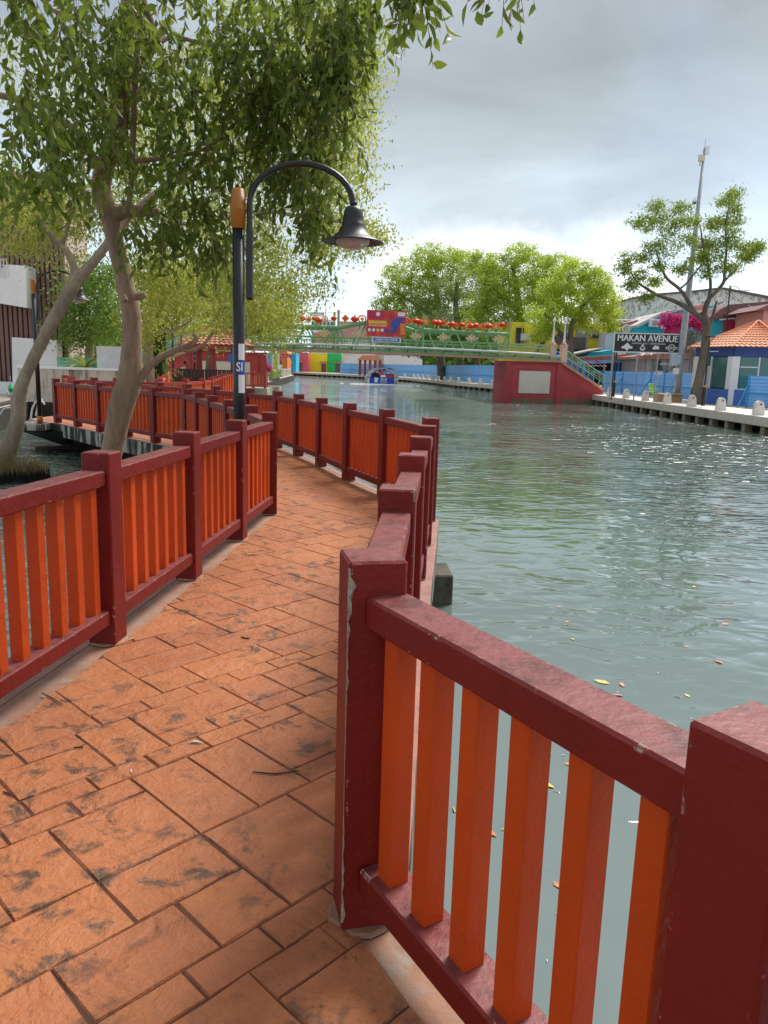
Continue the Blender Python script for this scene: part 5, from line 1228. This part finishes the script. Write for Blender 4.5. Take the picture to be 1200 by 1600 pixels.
M_ruin = m_ruin(); M_turq = pm('turquoise_wall', (.03, .50, .62), .08, 1., .7); M_rust = pm('rusty_sheet', (.36, .15, .12), .3, 1.2, .7, dirt=.5, dcol=(.2, .12, .1), stretch=(4, 1, 1)); M_shop = pm('grey_sheet_wall', (.30, .28, .27), .12, 1.5, .75, dirt=.3); M_magw = pm('crimson_wall', (.55, .03, .10), .08, 1.5, .7); M_maroon = pm('maroon_roof', (.20, .085, .085), .2, 1., .75, dirt=.4, dcol=(.35, .26, .25), stretch=(1, 1, 4)); M_yell = pm('yellow_wall', (.72, .60, .03), .08, 1., .7); M_salm = pm('salmon_wall', (.62, .28, .22), .08, 1., .7)
M_grn = pm('green_wall', (.02, .28, .12), .1, 1., .7)
t = thing('stained_long_building', 'long building with black stained white parapet rising behind the turquoise house', 'building', at(1080, 600, 92))
poly_wall(t, 'wall', [(955, 600), (955, 478), (985, 468), (1030, 461), (1080, 457), (1120, 452.5), (1132, 452), (1200, 466), (1260, 480), (1260, 600)], 92, 8, M_ruin)
poly_wall(t, 'coping', [(955, 478), (955, 475), (985, 465), (1030, 458), (1080, 454), (1120, 449.5), (1132, 449), (1200, 462), (1260, 475), (1260, 480), (1200, 466), (1132, 452), (1120, 452.5), (1080, 457), (1030, 461), (985, 468)], 91.7, 8.6, pm('dark_coping', (.10, .085, .08), .4, 3.))
t = thing('turquoise_house', 'turquoise house with sloping gable and air conditioners behind the black sign', 'house', at(1040, 600, 80))
poly_wall(t, 'wall', [(996, 600), (996, 510), (1034, 491), (1100, 477), (1120, 478), (1120, 600)], 80, 7, M_turq)
poly_wall(t, 'roof_edge', [(994, 508), (1034, 488), (1104, 473), (1104, 476), (1034, 492), (996, 512)], 79.6, 7.6, pm('pale_roof_edge', (.55, .52, .50)))
poly_wall(t, 'chimney', [(1089, 500), (1089, 478), (1099, 475), (1099, 500)], 79, 1.2, M_salm)
for x, y in ((1022, 505), (1040, 508)):
    c = hz(x, y, 79.4); a = MB().box(c, (.95, .5, .75), ch=.03).build('air_conditioner', M_whitem, t); MB().lathe([(.28, 0), (.28, .02)], n=14).build('fan_grille', M_steel, a, world=False)
    f = list(a.children)[-1]; f.rotation_euler = (R(90), 0, 0); f.location = (c[0]-t.location[0]-0, c[1]-.26-t.location[1], c[2]-t.location[2])
t = thing('low_green_house', 'low green walled house with rusty roof left of the turquoise gable', 'house', at(985, 600, 83))
block(t, 'wall', 955, 1000, 505, 600, 83, 4, M_grn); poly_wall(t, 'roof', [(962, 509), (995, 500), (1002, 502), (1002, 506), (964, 512)], 82.5, 5, M_rust)
t = thing('lattice_house', 'pale wall with a round ornament above the left end of the black sign', 'house', at(950, 600, 81))
block(t, 'wall', 944, 968, 520, 600, 81, 3, pm('lilac_white', (.62, .58, .62), .05, 1.)); c = hz(979, 514, 80.5)
o = MB().tube([(c[0]+.36*math.cos(a), 80.5, c[2]+.36*math.sin(a)) for a in [2*math.pi*k/14 for k in range(15)]], .12, 6).tube([(c[0]+.14*math.cos(a), 80.4, c[2]+.14*math.sin(a)) for a in [2*math.pi*k/10 for k in range(11)]], .08, 6).build('round_ornament', M_cream, t)
t = thing('turquoise_shed', 'low turquoise shed wall with air conditioner under the black sign', 'shed', at(940, 600, 76))
poly_wall(t, 'wall', [(915, 600), (915, 556), (921, 552), (960, 546), (1000, 549), (1000, 600)], 76, 4, M_turq); c = hz(969, 553, 75.6); MB().box(c, (1.0, .4, .6)).build('air_conditioner', M_whitem, t)
MB().box(hz(977, 553, 75.5), (.45, .1, .28)).build('dark_window', M_dglass, t)
poly_wall(t, 'roof', [(880, 556), (943, 543), (943, 545), (880, 559)], 75.6, 5, pm('tin_roof', (.40, .36, .33), .2, 2.))
t = thing('food_stall', 'dark open food stall with red roof and pale blue awning edge, string of bulbs inside', 'stall', at(950, 600, 71))
poly_wall(t, 'roof', [(905, 565), (992, 558.5), (1000, 557), (985, 553), (900, 559)], 70.4, 3.5, M_rust)
poly_wall(t, 'awning', [(905, 564), (992, 561), (992, 565), (905, 570)], 70, .3, pm('awning_blue', (.22, .38, .62), .06, 2.))
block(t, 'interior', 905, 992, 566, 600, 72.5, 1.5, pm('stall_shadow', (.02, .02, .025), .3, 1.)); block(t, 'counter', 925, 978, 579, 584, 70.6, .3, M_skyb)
for x in (912, 943, 965, 990): c = hz(x, 590, 70.2); MB().box((c[0], 70.2, 1.4), (.14, .14, 2.8)).build('post', M_skyb if x != 943 else M_salm, t)
m = MB()
for k in range(14): m.lathe([(.05, -.05), (.07, 0), (.03, .06)], hz(908+k*3, 571+(k % 2), 70.1), 6)
m.build('bulbs', M_swht, t)
for k, (x, y) in enumerate([(917, 559), (921, 568), (934, 564)]): MB().lathe([(.05, -.12), (.17, 0), (.05, .12)], hz(x, y, 69.8), 8).build('hanging_lantern', pm('pink_lantern', (.7, .05, .15)), t)
t = thing('grey_shed', 'grey panelled shed with rusty roof behind the blue hoarding and mast', 'shed', at(1040, 600, 66))
block(t, 'wall', 992, 1098, 561, 610, 66, 4, M_shop)
poly_wall(t, 'roof', [(988, 561), (990, 557), (1020, 553), (1040, 550), (1100, 552), (1104, 559), (1098, 561)], 65.6, 5, M_rust)
for k in range(9): c = hz(996+k*11.5, 585, 65.95); MB().box((c[0], 65.95, 1.9), (.05, .06, 3.2)).build('panel_strip', pm('dark_grey_strip', (.2, .19, .19)), t)
for x in (1026, 1037): MB().box(hz(x, 571, 65.93), (.5, .05, .8)).build('window', M_dglass, t)
MB().box(hz(997, 573, 65.93), (.45, .05, 1.4)).build('door', pm('tan_door', (.25, .2, .16)), t)
for k in range(22): 
    if k < 9: MB().bar(hz(993+k*4.6+rnd.uniform(-1, 1), 556-k*.3, 65.5), hz(999+k*4.6, 551-k*.2, 67), .12, .08).build('loose_board', [M_rust, M_shop, M_cream][k % 3], t)
t = thing('teal_house', 'dark teal wall behind the spreading tree trunk', 'house', at(1085, 600, 74))
block(t, 'wall', 1070, 1120, 520, 600, 74, 4, pm('dark_teal', (.06, .24, .23), .1, 1.)); poly_wall(t, 'roof', [(1066, 545), (1066, 538), (1120, 520), (1120, 530)], 73.6, 4, M_rust)
t = thing('crimson_house', 'crimson and turquoise house with maroon roof behind the booth roof', 'house', at(1150, 600, 70))
block(t, 'wall', 1127, 1230, 500, 600, 70, 6, M_magw); block(t, 'side_wall', 1104, 1128, 497, 600, 70.2, 5, M_turq)
poly_wall(t, 'roof', [(1105, 499), (1128, 482), (1140, 476), (1200, 471), (1240, 470), (1240, 492), (1190, 491), (1184, 492), (1130, 498)], 69.6, 7, M_maroon)
poly_wall(t, 'gutter', [(1125, 498.5), (1184, 492.5), (1184, 494.5), (1125, 500.5)], 69.4, .2, M_whitem)
m = MB(); limb(m, [(*hz(1150, 507, 69), .05), (*hz(1154, 503, 69), .05)], 3, 5, 0); m.lathe([(.05, 0), (.3, .12), (.42, .28)], hz(1155, 505, 68.8), 12); m.build('satellite_dish', M_steel, t)
t = thing('salmon_house', 'salmon pink house at the far right edge behind the booth roof', 'house', at(1200, 600, 64)); block(t, 'wall', 1187, 1290, 483, 600, 64, 5, M_salm)
poly_wall(t, 'roof', [(1180, 485), (1205, 474), (1290, 470), (1290, 484)], 63.6, 6, M_maroon)
# thin street light behind roofs
t = thing('curved_arm_lamp', 'thin dark street light with curved arm above the maroon roof', 'street lamp', hz(1133, 600, 66)); MB().tube([hz(1133, 560, 66), hz(1136, 500, 66), hz(1141, 446, 66)], .06, 6).build('pole', M_black, t)
m = MB(); limb(m, [(*hz(1141, 452, 66), .03), (*hz(1145, 447, 66), .03), (*hz(1152, 449, 66), .03), (*hz(1158, 454, 66), .03), (*hz(1171, 454, 66), .04)], 4, 5, 0); m.build('arm', M_steel, t)
for i, (a, b) in enumerate([((1040, 520), (1141, 462)), ((1141, 456), (1200, 480)), ((960, 500), (1085, 470))]):
    P = hz(*a, 68); Q = hz(*b, 68); m = MB(); m.tube([tuple(np.array(P)*(1-u)+np.array(Q)*u-np.array([0, 0, .5*math.sin(math.pi*u)])) for u in np.linspace(0, 1, 7)], .02, 3)
    tag(m.build('overhead_cable', M_black), ['dark cable sagging from the turquoise roof up to the curved street light', 'dark cable running right from the curved street light over the maroon roof', 'dark cable crossing in front of the stained white parapet'][i], 'cable')
# yellow building behind the trees
t = thing('yellow_building', 'yellow building with dark openings and black awning behind the right bank trees', 'building', at(870, 600, 84))
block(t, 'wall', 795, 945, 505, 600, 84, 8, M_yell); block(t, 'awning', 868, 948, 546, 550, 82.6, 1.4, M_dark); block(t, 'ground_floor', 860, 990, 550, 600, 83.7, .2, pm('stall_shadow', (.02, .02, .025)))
for x0, x1, y0, y1 in ((880, 892, 508, 530), (900, 918, 512, 545), (922, 936, 512, 528), (806, 818, 512, 538), (845, 849, 508, 548)): block(t, 'opening', x0, x1, y0, y1, 83.8, .3, M_dglass)
for x in (815, 842, 846, 852, 866, 874): c = hz(x, 530, 83.8); MB().bar((c[0], 83.8, 2.6), (c[0], 83.8, 6.6), .10).build('pipe', pm('yellow_pipe', (.5, .42, .03)), t)
block(t, 'lattice', 893, 915, 527, 550, 83.4, .3, pm('dark_board', (.10, .08, .07), .3, 3.))
block(t, 'tank', 815, 829, 521, 532, 83., 1.0, pm('pale_tank', (.55, .55, .5), .05, 2.))
# --- trees on the right bank
rt = at(1090, 625, 43.5)
l3 = [[px([(1086, 640, 9), (1091, 600, 7), (1099, 560, 6.5), (1104, 520, 6.2), (1102, 500, 5.5), (1098, 487, 4)], 44)],
      [px([(1100, 500, 4.76), (1078, 484, 3.74), (1055, 471, 3.06), (1030, 462, 2.38), (1012, 452, 2.04), (995, 440, 1.36), (985, 425, 1.02)], 44), px([(1085, 488, 3.40), (1072, 465, 2.72), (1060, 450, 2.38), (1043, 436, 2.04), (1032, 415, 1.36), (1025, 390, 1.02)], 44), px([(1100, 492, 4.08), (1106, 470, 3.40), (1120, 455, 2.72), (1131, 440, 2.38), (1132, 425, 2.04), (1135, 390, 1.50), (1134, 350, 1.22), (1140, 320, 0.82)], 44), px([(1100, 490, 3.40), (1108, 465, 2.72), (1110, 440, 2.04), (1105, 410, 1.50), (1098, 380, 1.22), (1094, 350, 0.82)], 44), px([(1131, 440, 1.70), (1150, 420, 1.36), (1165, 400, 1.02)], 44), px([(1062, 452, 1.70), (1075, 440, 1.36), (1095, 415, 1.02)], 44), px([(1104, 530, 3.40), (1112, 500, 2.38), (1116, 485, 2.04), (1120, 470, 1.36)], 44.3)]]
rb2 = [(1040, 335, 16, 8), (1025, 322, 10, 5), (1065, 325, 12, 6), (1000, 345, 13, 8), (1020, 350, 18, 10), (1045, 362, 20, 14), (1060, 345, 14, 10), (1075, 375, 12, 10), (1045, 385, 18, 12), (1022, 385, 12, 10), (1085, 345, 12, 10), (1100, 400, 8, 6), (980, 405, 12, 8), (975, 420, 11, 8), (1000, 430, 12, 8), (985, 447, 9, 6), (1005, 402, 10, 4), (1030, 415, 12, 8), (1010, 465, 10, 6), (1022, 440, 8, 6),
       (1147, 302, 9, 6), (1135, 312, 10, 7), (1145, 325, 10, 8), (1125, 345, 12, 8), (1150, 345, 11, 7), (1140, 365, 14, 9), (1115, 350, 10, 8), (1125, 390, 16, 10), (1145, 378, 12, 8), (1108, 375, 10, 9), (1170, 385, 13, 7), (1160, 400, 16, 9), (1175, 400, 9, 7), (1120, 412, 22, 10), (1105, 425, 15, 9), (1090, 405, 8, 6), (1145, 420, 12, 7), (1065, 420, 8, 5), (1180, 385, 8, 5), (1100, 385, 10, 8)]
fb3 = [pb(x, y, 44+rnd.uniform(-1.2, 1.2), rx*1.1, ry*1.12, 17, 26, .16, ry=.7) for x, y, rx, ry in rb2]
tree('broadleaf_tree', 'open crowned spreading tree beside the mast and the guard booth on the right bank', (rt[0], 44, 0), l3, M_barkf, [('leaves', crown('leaves', fb3, .16, .068, M_leafs, 41, .5))])
def fartree(label, Y, trunk, limbs_, blobs, mat, seed, ln=.34, sg=.30, nc=26):
    b = at(*trunk[0][:2], Y); fbx = [pb(x, y, Y+rnd.uniform(-2, 2), rx, ry, max(6, int(nc*rx*ry/500)), 30, sg, ry=rx*Y/FPX*.8) for x, y, rx, ry in blobs]
    return tree('broadleaf_tree', label, (b[0], Y, 0), [[px(trunk, Y)], [px(l, Y) for l in limbs_]], M_barkf, [('leaves', crown('leaves', fbx, ln, ln*.5, mat, seed, .3))])
fartree('tall dark green tree left of the others behind the billboard', 114, [(690, 600, 7), (688, 540, 6), (684, 480, 5), (680, 430, 3)], [[(686, 500, 3), (640, 470, 2), (610, 450, 1.5)]], [(680, 400, 42, 18), (650, 425, 42, 26), (700, 420, 36, 26), (620, 450, 34, 24), (640, 480, 50, 24), (690, 460, 50, 30), (598, 480, 20, 12), (660, 500, 60, 18), (610, 425, 12, 10), (720, 398, 12, 10), (735, 415, 16, 12), (640, 525, 50, 18)], M_leaff, 51, .30, .36, 70)
fartree('grey green tree with fine foliage in the middle behind the bridge', 108, [(722, 600, 6), (718, 540, 5), (712, 480, 4), (715, 440, 2)], [[(716, 500, 3), (745, 470, 2)]], [(700, 450, 32, 22), (680, 480, 34, 26), (725, 480, 34, 30), (745, 440, 32, 26), (745, 415, 22, 14), (700, 500, 50, 16), (760, 425, 18, 14), (715, 535, 50, 14)], M_leafd, 52, .24, .32, 60)
fartree('bright green tree rising behind the right half of the bridge, thick reddish trunk', 88, [(815, 600, 8), (812, 540, 7), (814, 500, 5.5), (806, 450, 3.5), (800, 410, 2)], [[(812, 520, 5), (826, 535, 4), (832, 520, 3)], [(810, 480, 3), (770, 450, 2), (760, 430, 1.5)]], [(815, 395, 30, 14), (785, 412, 34, 22), (830, 420, 36, 26), (780, 450, 36, 28), (820, 460, 46, 28), (785, 485, 46, 22), (850, 480, 32, 26), (760, 465, 22, 30), (800, 505, 36, 12), (870, 412, 28, 14), (860, 440, 32, 20), (740, 500, 22, 14), (755, 425, 22, 16), (742, 400, 16, 10)], M_leaff, 53, .25, .28, 66)
fartree('yellow green tree with curved limbs beside the abutment pillars', 70, [(898, 600, 7), (893, 560, 6.5), (880, 540, 6), (868, 525, 5)], [[(895, 545, 5), (875, 520, 3.5), (868, 505, 3), (850, 490, 2)], [(893, 550, 5), (892, 520, 4), (900, 490, 3), (920, 470, 2.5), (945, 455, 2)], [(868, 510, 3), (845, 540, 2.5), (835, 555, 2.5)]], [(900, 425, 30, 18), (930, 440, 28, 22), (870, 450, 30, 22), (905, 465, 42, 28), (945, 470, 26, 24), (880, 495, 40, 20), (930, 500, 36, 20), (955, 490, 18, 14), (850, 515, 14, 16), (840, 495, 18, 14), (960, 515, 10, 8), (890, 410, 14, 8), (838, 525, 12, 8)], M_leafb, 54, .22, .24, 64)
fartree('dark leaved tree in the shade behind the bridge centre', 104, [(745, 600, 5), (745, 560, 5), (744, 520, 4), (744, 490, 2)], [[(744, 540, 3), (755, 500, 2)]], [(740, 495, 22, 16), (690, 520, 50, 14), (640, 525, 44, 16), (760, 520, 44, 18), (700, 542, 60, 14), (780, 538, 34, 16), (650, 545, 50, 12)], M_leafm, 55, .32, .34, 60)
# bougainvillea
bg_ = thing('bougainvillea', 'magenta bougainvillea in flower between the mast and the spreading tree', 'shrub', at(1075, 600, 62))
o = put('flowers', crown('flowers', [pb(1045, 503, 62, 14, 8, 26, 30, .16), pb(1065, 497, 62, 16, 9, 30, 30, .16), pb(1055, 515, 62, 16, 8, 26, 30, .16), pb(1085, 500, 62, 12, 9, 26, 30, .16), pb(1095, 510, 62, 8, 8, 14, 30, .16), pb(1045, 495, 62, 12, 5, 10, 24, .14)], .16, .12, M_boug, 61), bg_, tuple(-bg_.location), kind='stuff')
m = MB()
for k in range(7): limb(m, [(*hz(1080+k*2, 600, 62), .06), (*hz(1078+k, 545, 62), .05), (*hz(1045+k*8, 505+rnd.uniform(-5, 5), 62), .02)], 4, 5)
m.build('stems', M_barkf, bg_)
o = put('dry_leaves', crown('dry_leaves', [pb(1085, 525, 62.5, 16, 9, 20, 26, .2), pb(1075, 545, 62.5, 12, 10, 14, 26, .2)], .14, .08, m_leaf('dry_leaf', [(.16, .10, .08), (.3, .16, .13), (.2, .22, .08)], .2), 62), bg_, tuple(-bg_.location), kind='stuff')
# ------------------------------------------------------------------ far bank of the bend
FY = 186
def farhouse(label, x0, x1, ytop, Y, mat, roof=None, door=None, canopy=True, name='painted_house', ybase=None):
    t = thing(name, label, 'house', (*at((x0+x1)/2, 580, Y)[:2], 0)); a = at(x0, 565, Y); b = at(x1, 565, Y); z1 = at((x0+x1)/2, ytop, Y)[2]
    MB().box(((a[0]+b[0])/2, Y+3, z1/2), (b[0]-a[0], 6, z1)).build('wall', mat, t)
    if roof: MB().wallprism([(a[0]-.4, z1), (b[0]+.4, z1), (b[0]-.3, z1+roof[1]), (a[0]+.3, z1+roof[1])], Y-.5, Y+6.5).build('roof', roof[0], t)
    if door is not None:
        c = at(door, 570, Y)[0]; MB().box((c, Y-.04, 1.0), (1.15, .12, 2.0)).build('door', pm('brown_door', (.16, .10, .08)), t)
        if canopy: MB().box((c, Y-.5, 2.35), (2.0, 1.2, .24)).build('door_canopy', M_rooft, t)
    return t
M_y2 = pm('bright_yellow_wall', (.80, .68, .03), .06, .5, .7); M_g2 = pm('bright_green_wall', (.03, .50, .12), .06, .5, .7); M_p2 = pm('pink_red_wall', (.70, .10, .15), .08, .6, .7); M_o2 = pm('orange_wall', (.80, .22, .03), .06, .5); M_b2 = pm('bright_cyan_wall', (.03, .46, .70), .06, .5); M_hotp = pm('hot_pink_wall', (.75, .08, .30), .06, .5)
M_w2 = pm('far_white_wall', (.70, .66, .64), .07, .3, .8, dirt=.15, dcol=(.5, .45, .42)); M_pinkroof = pm('faded_pink_roof', (.46, .27, .24), .12, .3, .8)
farhouse('bright yellow house with brown door on the far bank under the bridge', 482.5, 511.5, 552, FY, M_y2, None, 506)
farhouse('bright green house with brown door on the far bank under the bridge', 512, 533, 552, FY, M_g2, None, 528)
farhouse('pink red house with pale doorway on the far bank between blue and yellow', 463, 482, 551, FY-3, M_p2, None, 468)
farhouse('cyan blue painted house on the far bank beside the promenade end', 450, 462.5, 552, 172, M_b2, None, None)
farhouse('orange and pink painted house on the far bank left of the blue one', 434, 449.5, 553, 168, M_hotp, (M_o2, .6), 441)
farhouse('orange panel wall in front of the pink painted house', 440, 449, 559, 160, M_o2, None, None)
farhouse('long white wall on the far bank right of the green house', 533.5, 570, 556, FY+1, M_w2, None, None)
farhouse('pale wall behind the blue hoarding under the right part of the bridge', 600, 660, 556, 170, M_w2, None, None)
farhouse('pale pink roofed house above the bridge deck left of the billboard', 505, 562, 527, 230, M_w2, (M_pinkroof, 3.2), None, name='house')
farhouse('large grey pink roofed building rising behind the bridge truss', 528, 585, 530, 214, M_w2, (M_pinkroof, 4.6), None, name='house')
farhouse('house with a red brown roof seen through the bridge truss left of the billboard', 488, 520, 535, 205, M_w2, (M_rooft, 2.4), None, name='house')
farhouse('pale building behind the bridge balusters right of the billboard', 560, 640, 538, 222, M_w2, (M_pinkroof, 4.), None, name='house')
t = farhouse('distant flat topped pale block on the skyline above the red lanterns', 486, 522, 499, 330, pm('hazy_white', (.62, .66, .70), .05, .2), None, None, name='building')
MB().box((*at(497, 492, 330)[:2], at(497, 491, 330)[2]), (5.5, 5, 1.4)).build('roof_tank', pm('hazy_white', (.6, .66, .7)), t)
for k in range(6): MB().box((at(489+k*6, 500, 330)[0], 329.8, at(500, 506, 330)[2]), (.9, .3, 1.6)).build('window', M_dglass, t)
tm = MB().tube([at(509, 575, 300), at(509, 420+40, 300)], [.25, .12], 5).build('radio_mast', M_steel); tag(tm, 'very thin distant radio mast against the blue sky between the lamp and the trees', 'mast')
# distant pavilion with red roof
t = thing('far_pavilion', 'small open pavilion with orange roof and dark red posts beyond the boat', 'pavilion', (*at(579, 590, 150)[:2], 0))
a = at(558, 565, 150)[0]; b = at(599, 565, 150)[0]; z1 = at(579, 563, 150)[2]
MB().wallprism([(a, z1), (b, z1), (b-1.0, z1+.9), (a+1., z1+.9)], 149, 153).build('roof', M_roofo, t)
for k in range(5): MB().box((a+.6+(b-a-1.2)*k/4, 149.4, z1/2), (.5, .4, z1)).build('post', M_deepred, t)
# painted strips at the left promenade (row of coloured panels)
t = thing('painted_wall', 'wall painted in vertical white, blue and olive stripes beside the left abutment', 'painted wall', (*at(418, 590, 92)[:2], 0))
for k, (x0, x1, c) in enumerate([(400, 404, (.03, .35, .65)), (404, 409, (.6, .62, .68)), (409, 413, (.45, .50, .58)), (413, 418, (.7, .7, .72)), (418, 424, (.12, .30, .42)), (424, 428, (.6, .6, .6)), (428, 433, (.38, .40, .06)), (433, 436, (.66, .64, .3))]):
    a = at(x0, 565, 92)[0]; b = at(x1, 565, 92)[0]; z1 = at(418, 551, 92)[2]; MB().box(((a+b)/2, 92+.1*(k % 2), z1/2), (b-a, .3, z1)).build('stripe_panel', pm('stripe_%s' % 'abcdefgh'[k], c, .08, 2.), t)
# balustrade on the left quay
bq = thing('quay_balustrade', 'pale low balustrade along the curved left quay beyond the bridge', 'balustrade', (-10.5, 64, 0))
bqm = MB().box((0, 0, .45), (.26, .3, .9), ch=.05).mesh('post', M_boll)
for x, y, a in walkpts(offset(lq, .3), 2.1, .3)[:32]: put('post', bqm, bq, (x+10.5, y-64, .02), a)
m = MB(); Pq = offset(lq, .3)
for a, b in zip(Pq[:-1], Pq[1:]): m.bar((*a, .72), (*b, .72), .08, .08)
m.build('rail', M_boll, bq)
pk_ = thing('flowering_shrub', 'pink flowering shrub in a pot on the left promenade before the bridge', 'shrub', at(412, 590, 62))
put('flowers', crown('flowers', [pb(410, 573, 62, 8, 6, 20, 30, .16), pb(418, 577, 62, 6, 5, 12, 30, .14)], .14, .1, M_boug, 71), pk_, tuple(-pk_.location), kind='stuff')
MB().lathe([(.25, 0), (.4, .55), (.36, .55)], n=10).build('pot', M_boll, pk_, world=False)
for i, (x, c) in enumerate([(428, M_croton), (434, M_leafd), (423, M_leafm)]):
    q = at(x, 592, 66+i*3); t = thing('potted_shrub', ['yellow leaved potted shrub right of the pink flowers on the promenade', 'grey green potted shrub beside the person in white on the promenade', 'green potted shrub just right of the pink flowers on the promenade'][i], 'shrub', (q[0], q[1], 0))
    put('leaves', crown('leaves', [(q[0], q[1], .75, .42, .42, .35, 16, 24, .10)], .14, .07, c, 72+i), t, tuple(-t.location), kind='stuff'); MB().lathe([(.12, 0), (.20, .38), (.18, .38)], n=9).build('pot', M_pile, t, world=False)
# distant tree line closing the horizon
rh = np.random.RandomState(77); bl_ = []
for k in range(120):
    x = rh.uniform(-330, 420); y = 400+rh.uniform(0, 40); bl_.append((x, y, rh.uniform(3, 8), 9, 8, 6, 8, 26, 1.6))
for k in range(30): bl_.append((rh.uniform(-90, -48), rh.uniform(110, 210), rh.uniform(3, 6), 5, 5, 4, 12, 26, 1.))
for k in range(34): bl_.append((rh.uniform(12, 60), rh.uniform(200, 240), rh.uniform(2, 9), 6, 5, 5, 16, 26, 1.2))

o = put('distant_trees', crown('distant_trees', bl_, 2.6, 1.4, M_leafm, 80, .2), kind='stuff'); tag(o, 'distant tree line closing the horizon behind the town', 'trees')
# ------------------------------------------------------------------ leaves and litter
M_fl = [pm('yellow_dead_leaf', (.62, .48, .10), .2, 20., .6), pm('orange_dead_leaf', (.55, .22, .08), .2, 20., .6), pm('brown_dead_leaf', (.20, .09, .04), .3, 20., .7), pm('pale_debris', (.62, .66, .62), .1, 20., .6), pm('green_fallen_leaf', (.20, .30, .05), .2, 20.)]
fm_ = []
for k, mt_ in enumerate(M_fl):
    V, F = leafverts(np.zeros((1, 3)), np.array([[1., 0, .0]]), np.array([.11]), np.array([.05]), .10, rs=np.random.RandomState(40+k)); V[:, 2] = np.abs(V[:, 2])*.5; fm_.append(npmesh('leaf', V, F, mt_))
names = ['yellow', 'orange', 'brown', 'pale', 'green']
def drop(kind, x, y, z, s, name, label, cat, grp=None):
    o = put(name, fm_[kind], None, (x, y, z), rnd.uniform(0, 6.28)); o.scale = (s, s, s); return tag(o, label, cat, grp)
for (x, y, k, s) in [(953, 1068, 0, 1.5), (973, 1073, 1, 1.0), (975, 1087, 1, 1.0), (1078, 1089, 0, .7), (1066, 1090, 3, .8), (893, 997, 0, .6), (1130, 1037, 1, 1.1), (927, 1070, 3, .6), (702, 940, 1, .9), (1127, 975, 1, 1.0), (805, 970, 1, .5), (848, 1222, 0, 1.0), (768, 1264, 0, 1.0), (760, 1296, 1, .9), (944, 1215, 1, 1.3), (1069, 1010, 1, .6), (870, 948, 1, .7), (765, 1252, 4, .6)]:
    p = G(x, y, -.695); drop(k, p[0], p[1], p[2], s*.72, 'floating_leaf', 'small %s leaf floating on the green water right of the near railing' % names[k], 'leaf', 'leaves floating on the river by the near railing')
rf = random.Random(12)
for k in range(70):
    p = G(rf.uniform(640, 1200), rf.uniform(860, 1500), -.696); kk = rf.choice([0, 1, 3, 3, 3, 4]); drop(kk, p[0], p[1], p[2], rf.uniform(.10, .4) if kk == 3 else rf.uniform(.25, .7), 'floating_leaf', 'tiny %s leaf or fleck drifting on the river near the railing' % names[kk], 'leaf', 'small flecks floating on the river')
for k in range(60):
    p = G(rf.uniform(0, 150), rf.uniform(700, 790), -.696); kk = rf.choice([0, 1, 2, 4, 3]); drop(kk, p[0], p[1], p[2], rf.uniform(.6, 1.6), 'floating_leaf', '%s leaf floating in the dark water under the left walkway' % names[kk], 'leaf', 'leaves floating by the breathing roots')
for (x, y, k, s, lab) in [(376, 993, 2, .7, 'curled brown leaf lying in the middle of the walkway'), (293, 1161, 3, .6, 'pale dry leaf on the tiles left of the walkway centre'), (200, 1001, 3, .5, 'pale leaf at the foot of the nearest left railing post'), (383, 866, 0, .6, 'small yellow leaf on the walkway near the second left post'), (297, 955, 2, .5, 'small brown leaf in the grey margin of the walkway'), (207, 1208, 3, .3, 'thin pale leaf stalk on the near left tiles'), (413, 775, 2, .5, 'brown leaf on the distant walkway left of centre'), (540, 816, 2, .5, 'brown leaf by the river side railing of the walkway')]:
    p = G(x, y, .004); drop(k, p[0], p[1], p[2], s, 'fallen_leaf', lab, 'leaf')
for i, (P, lab) in enumerate([([(395, 1206), (430, 1209), (467, 1204)], 'thin dark twig on the tiles near the right railing'), ([(5, 1237), (14, 1240), (24, 1245)], 'short dark twig at the left edge of the tiles'), ([(115, 1168), (130, 1167)], 'tiny twig on the upper left tiles'), ([(66, 1083), (80, 1090), (98, 1101)], 'dark twig at the grey margin below the left railing')]):
    m = MB(); m.tube([(*G(x, y, .006)[:2], .006) for x, y in P], [.003, .0035, .002][:len(P)], 5); tag(m.build('twig', M_benchd), lab, 'twig')
tag(MB().lathe([(.01, 0), (.035, .01), (.04, .14), (.03, .16), (.01, .17)], n=10).build('floating_bottle', M_swht), 'small white bottle floating on the water behind the nearest pickets', 'bottle'); o = bpy.data.objects['floating_bottle']; o.rotation_euler = (R(88), 0, R(70)); o.location = Vector(G(1040, 1457, -.69))
# crumbs of bark and leaf swept against the edges and lying in the joints
m = MB(); rq = random.Random(44)
def crumb(x, y, s):
    a = rq.uniform(0, 6.28); m.add([(x+math.cos(a)*s, y+math.sin(a)*s, .0035), (x+math.cos(a+2)*s*.5, y+math.sin(a+2)*s*.5, .006), (x-math.cos(a)*s, y-math.sin(a)*s, .0035), (x+math.cos(a-2)*s*.5, y+math.sin(a-2)*s*.5, .004)], [(0, 1, 2, 3)])
for P, d in ((LF, -.11), (RF, .12)):
    for x, y, a in walkpts(offset(P, d), .035, .2)[:330]: crumb(x+rq.gauss(0, .03), y+rq.gauss(0, .03), rq.uniform(.002, .008))
for k in range(260):
    y = rq.uniform(1., 9.); crumb(rq.uniform(-1.35, .1), y, rq.uniform(.0015, .006))
tag(m.build('walkway_litter', M_fl[2], kind='stuff'), 'brown crumbs of bark and leaf scattered over the walkway tiles', 'litter')
# world-space check of scale
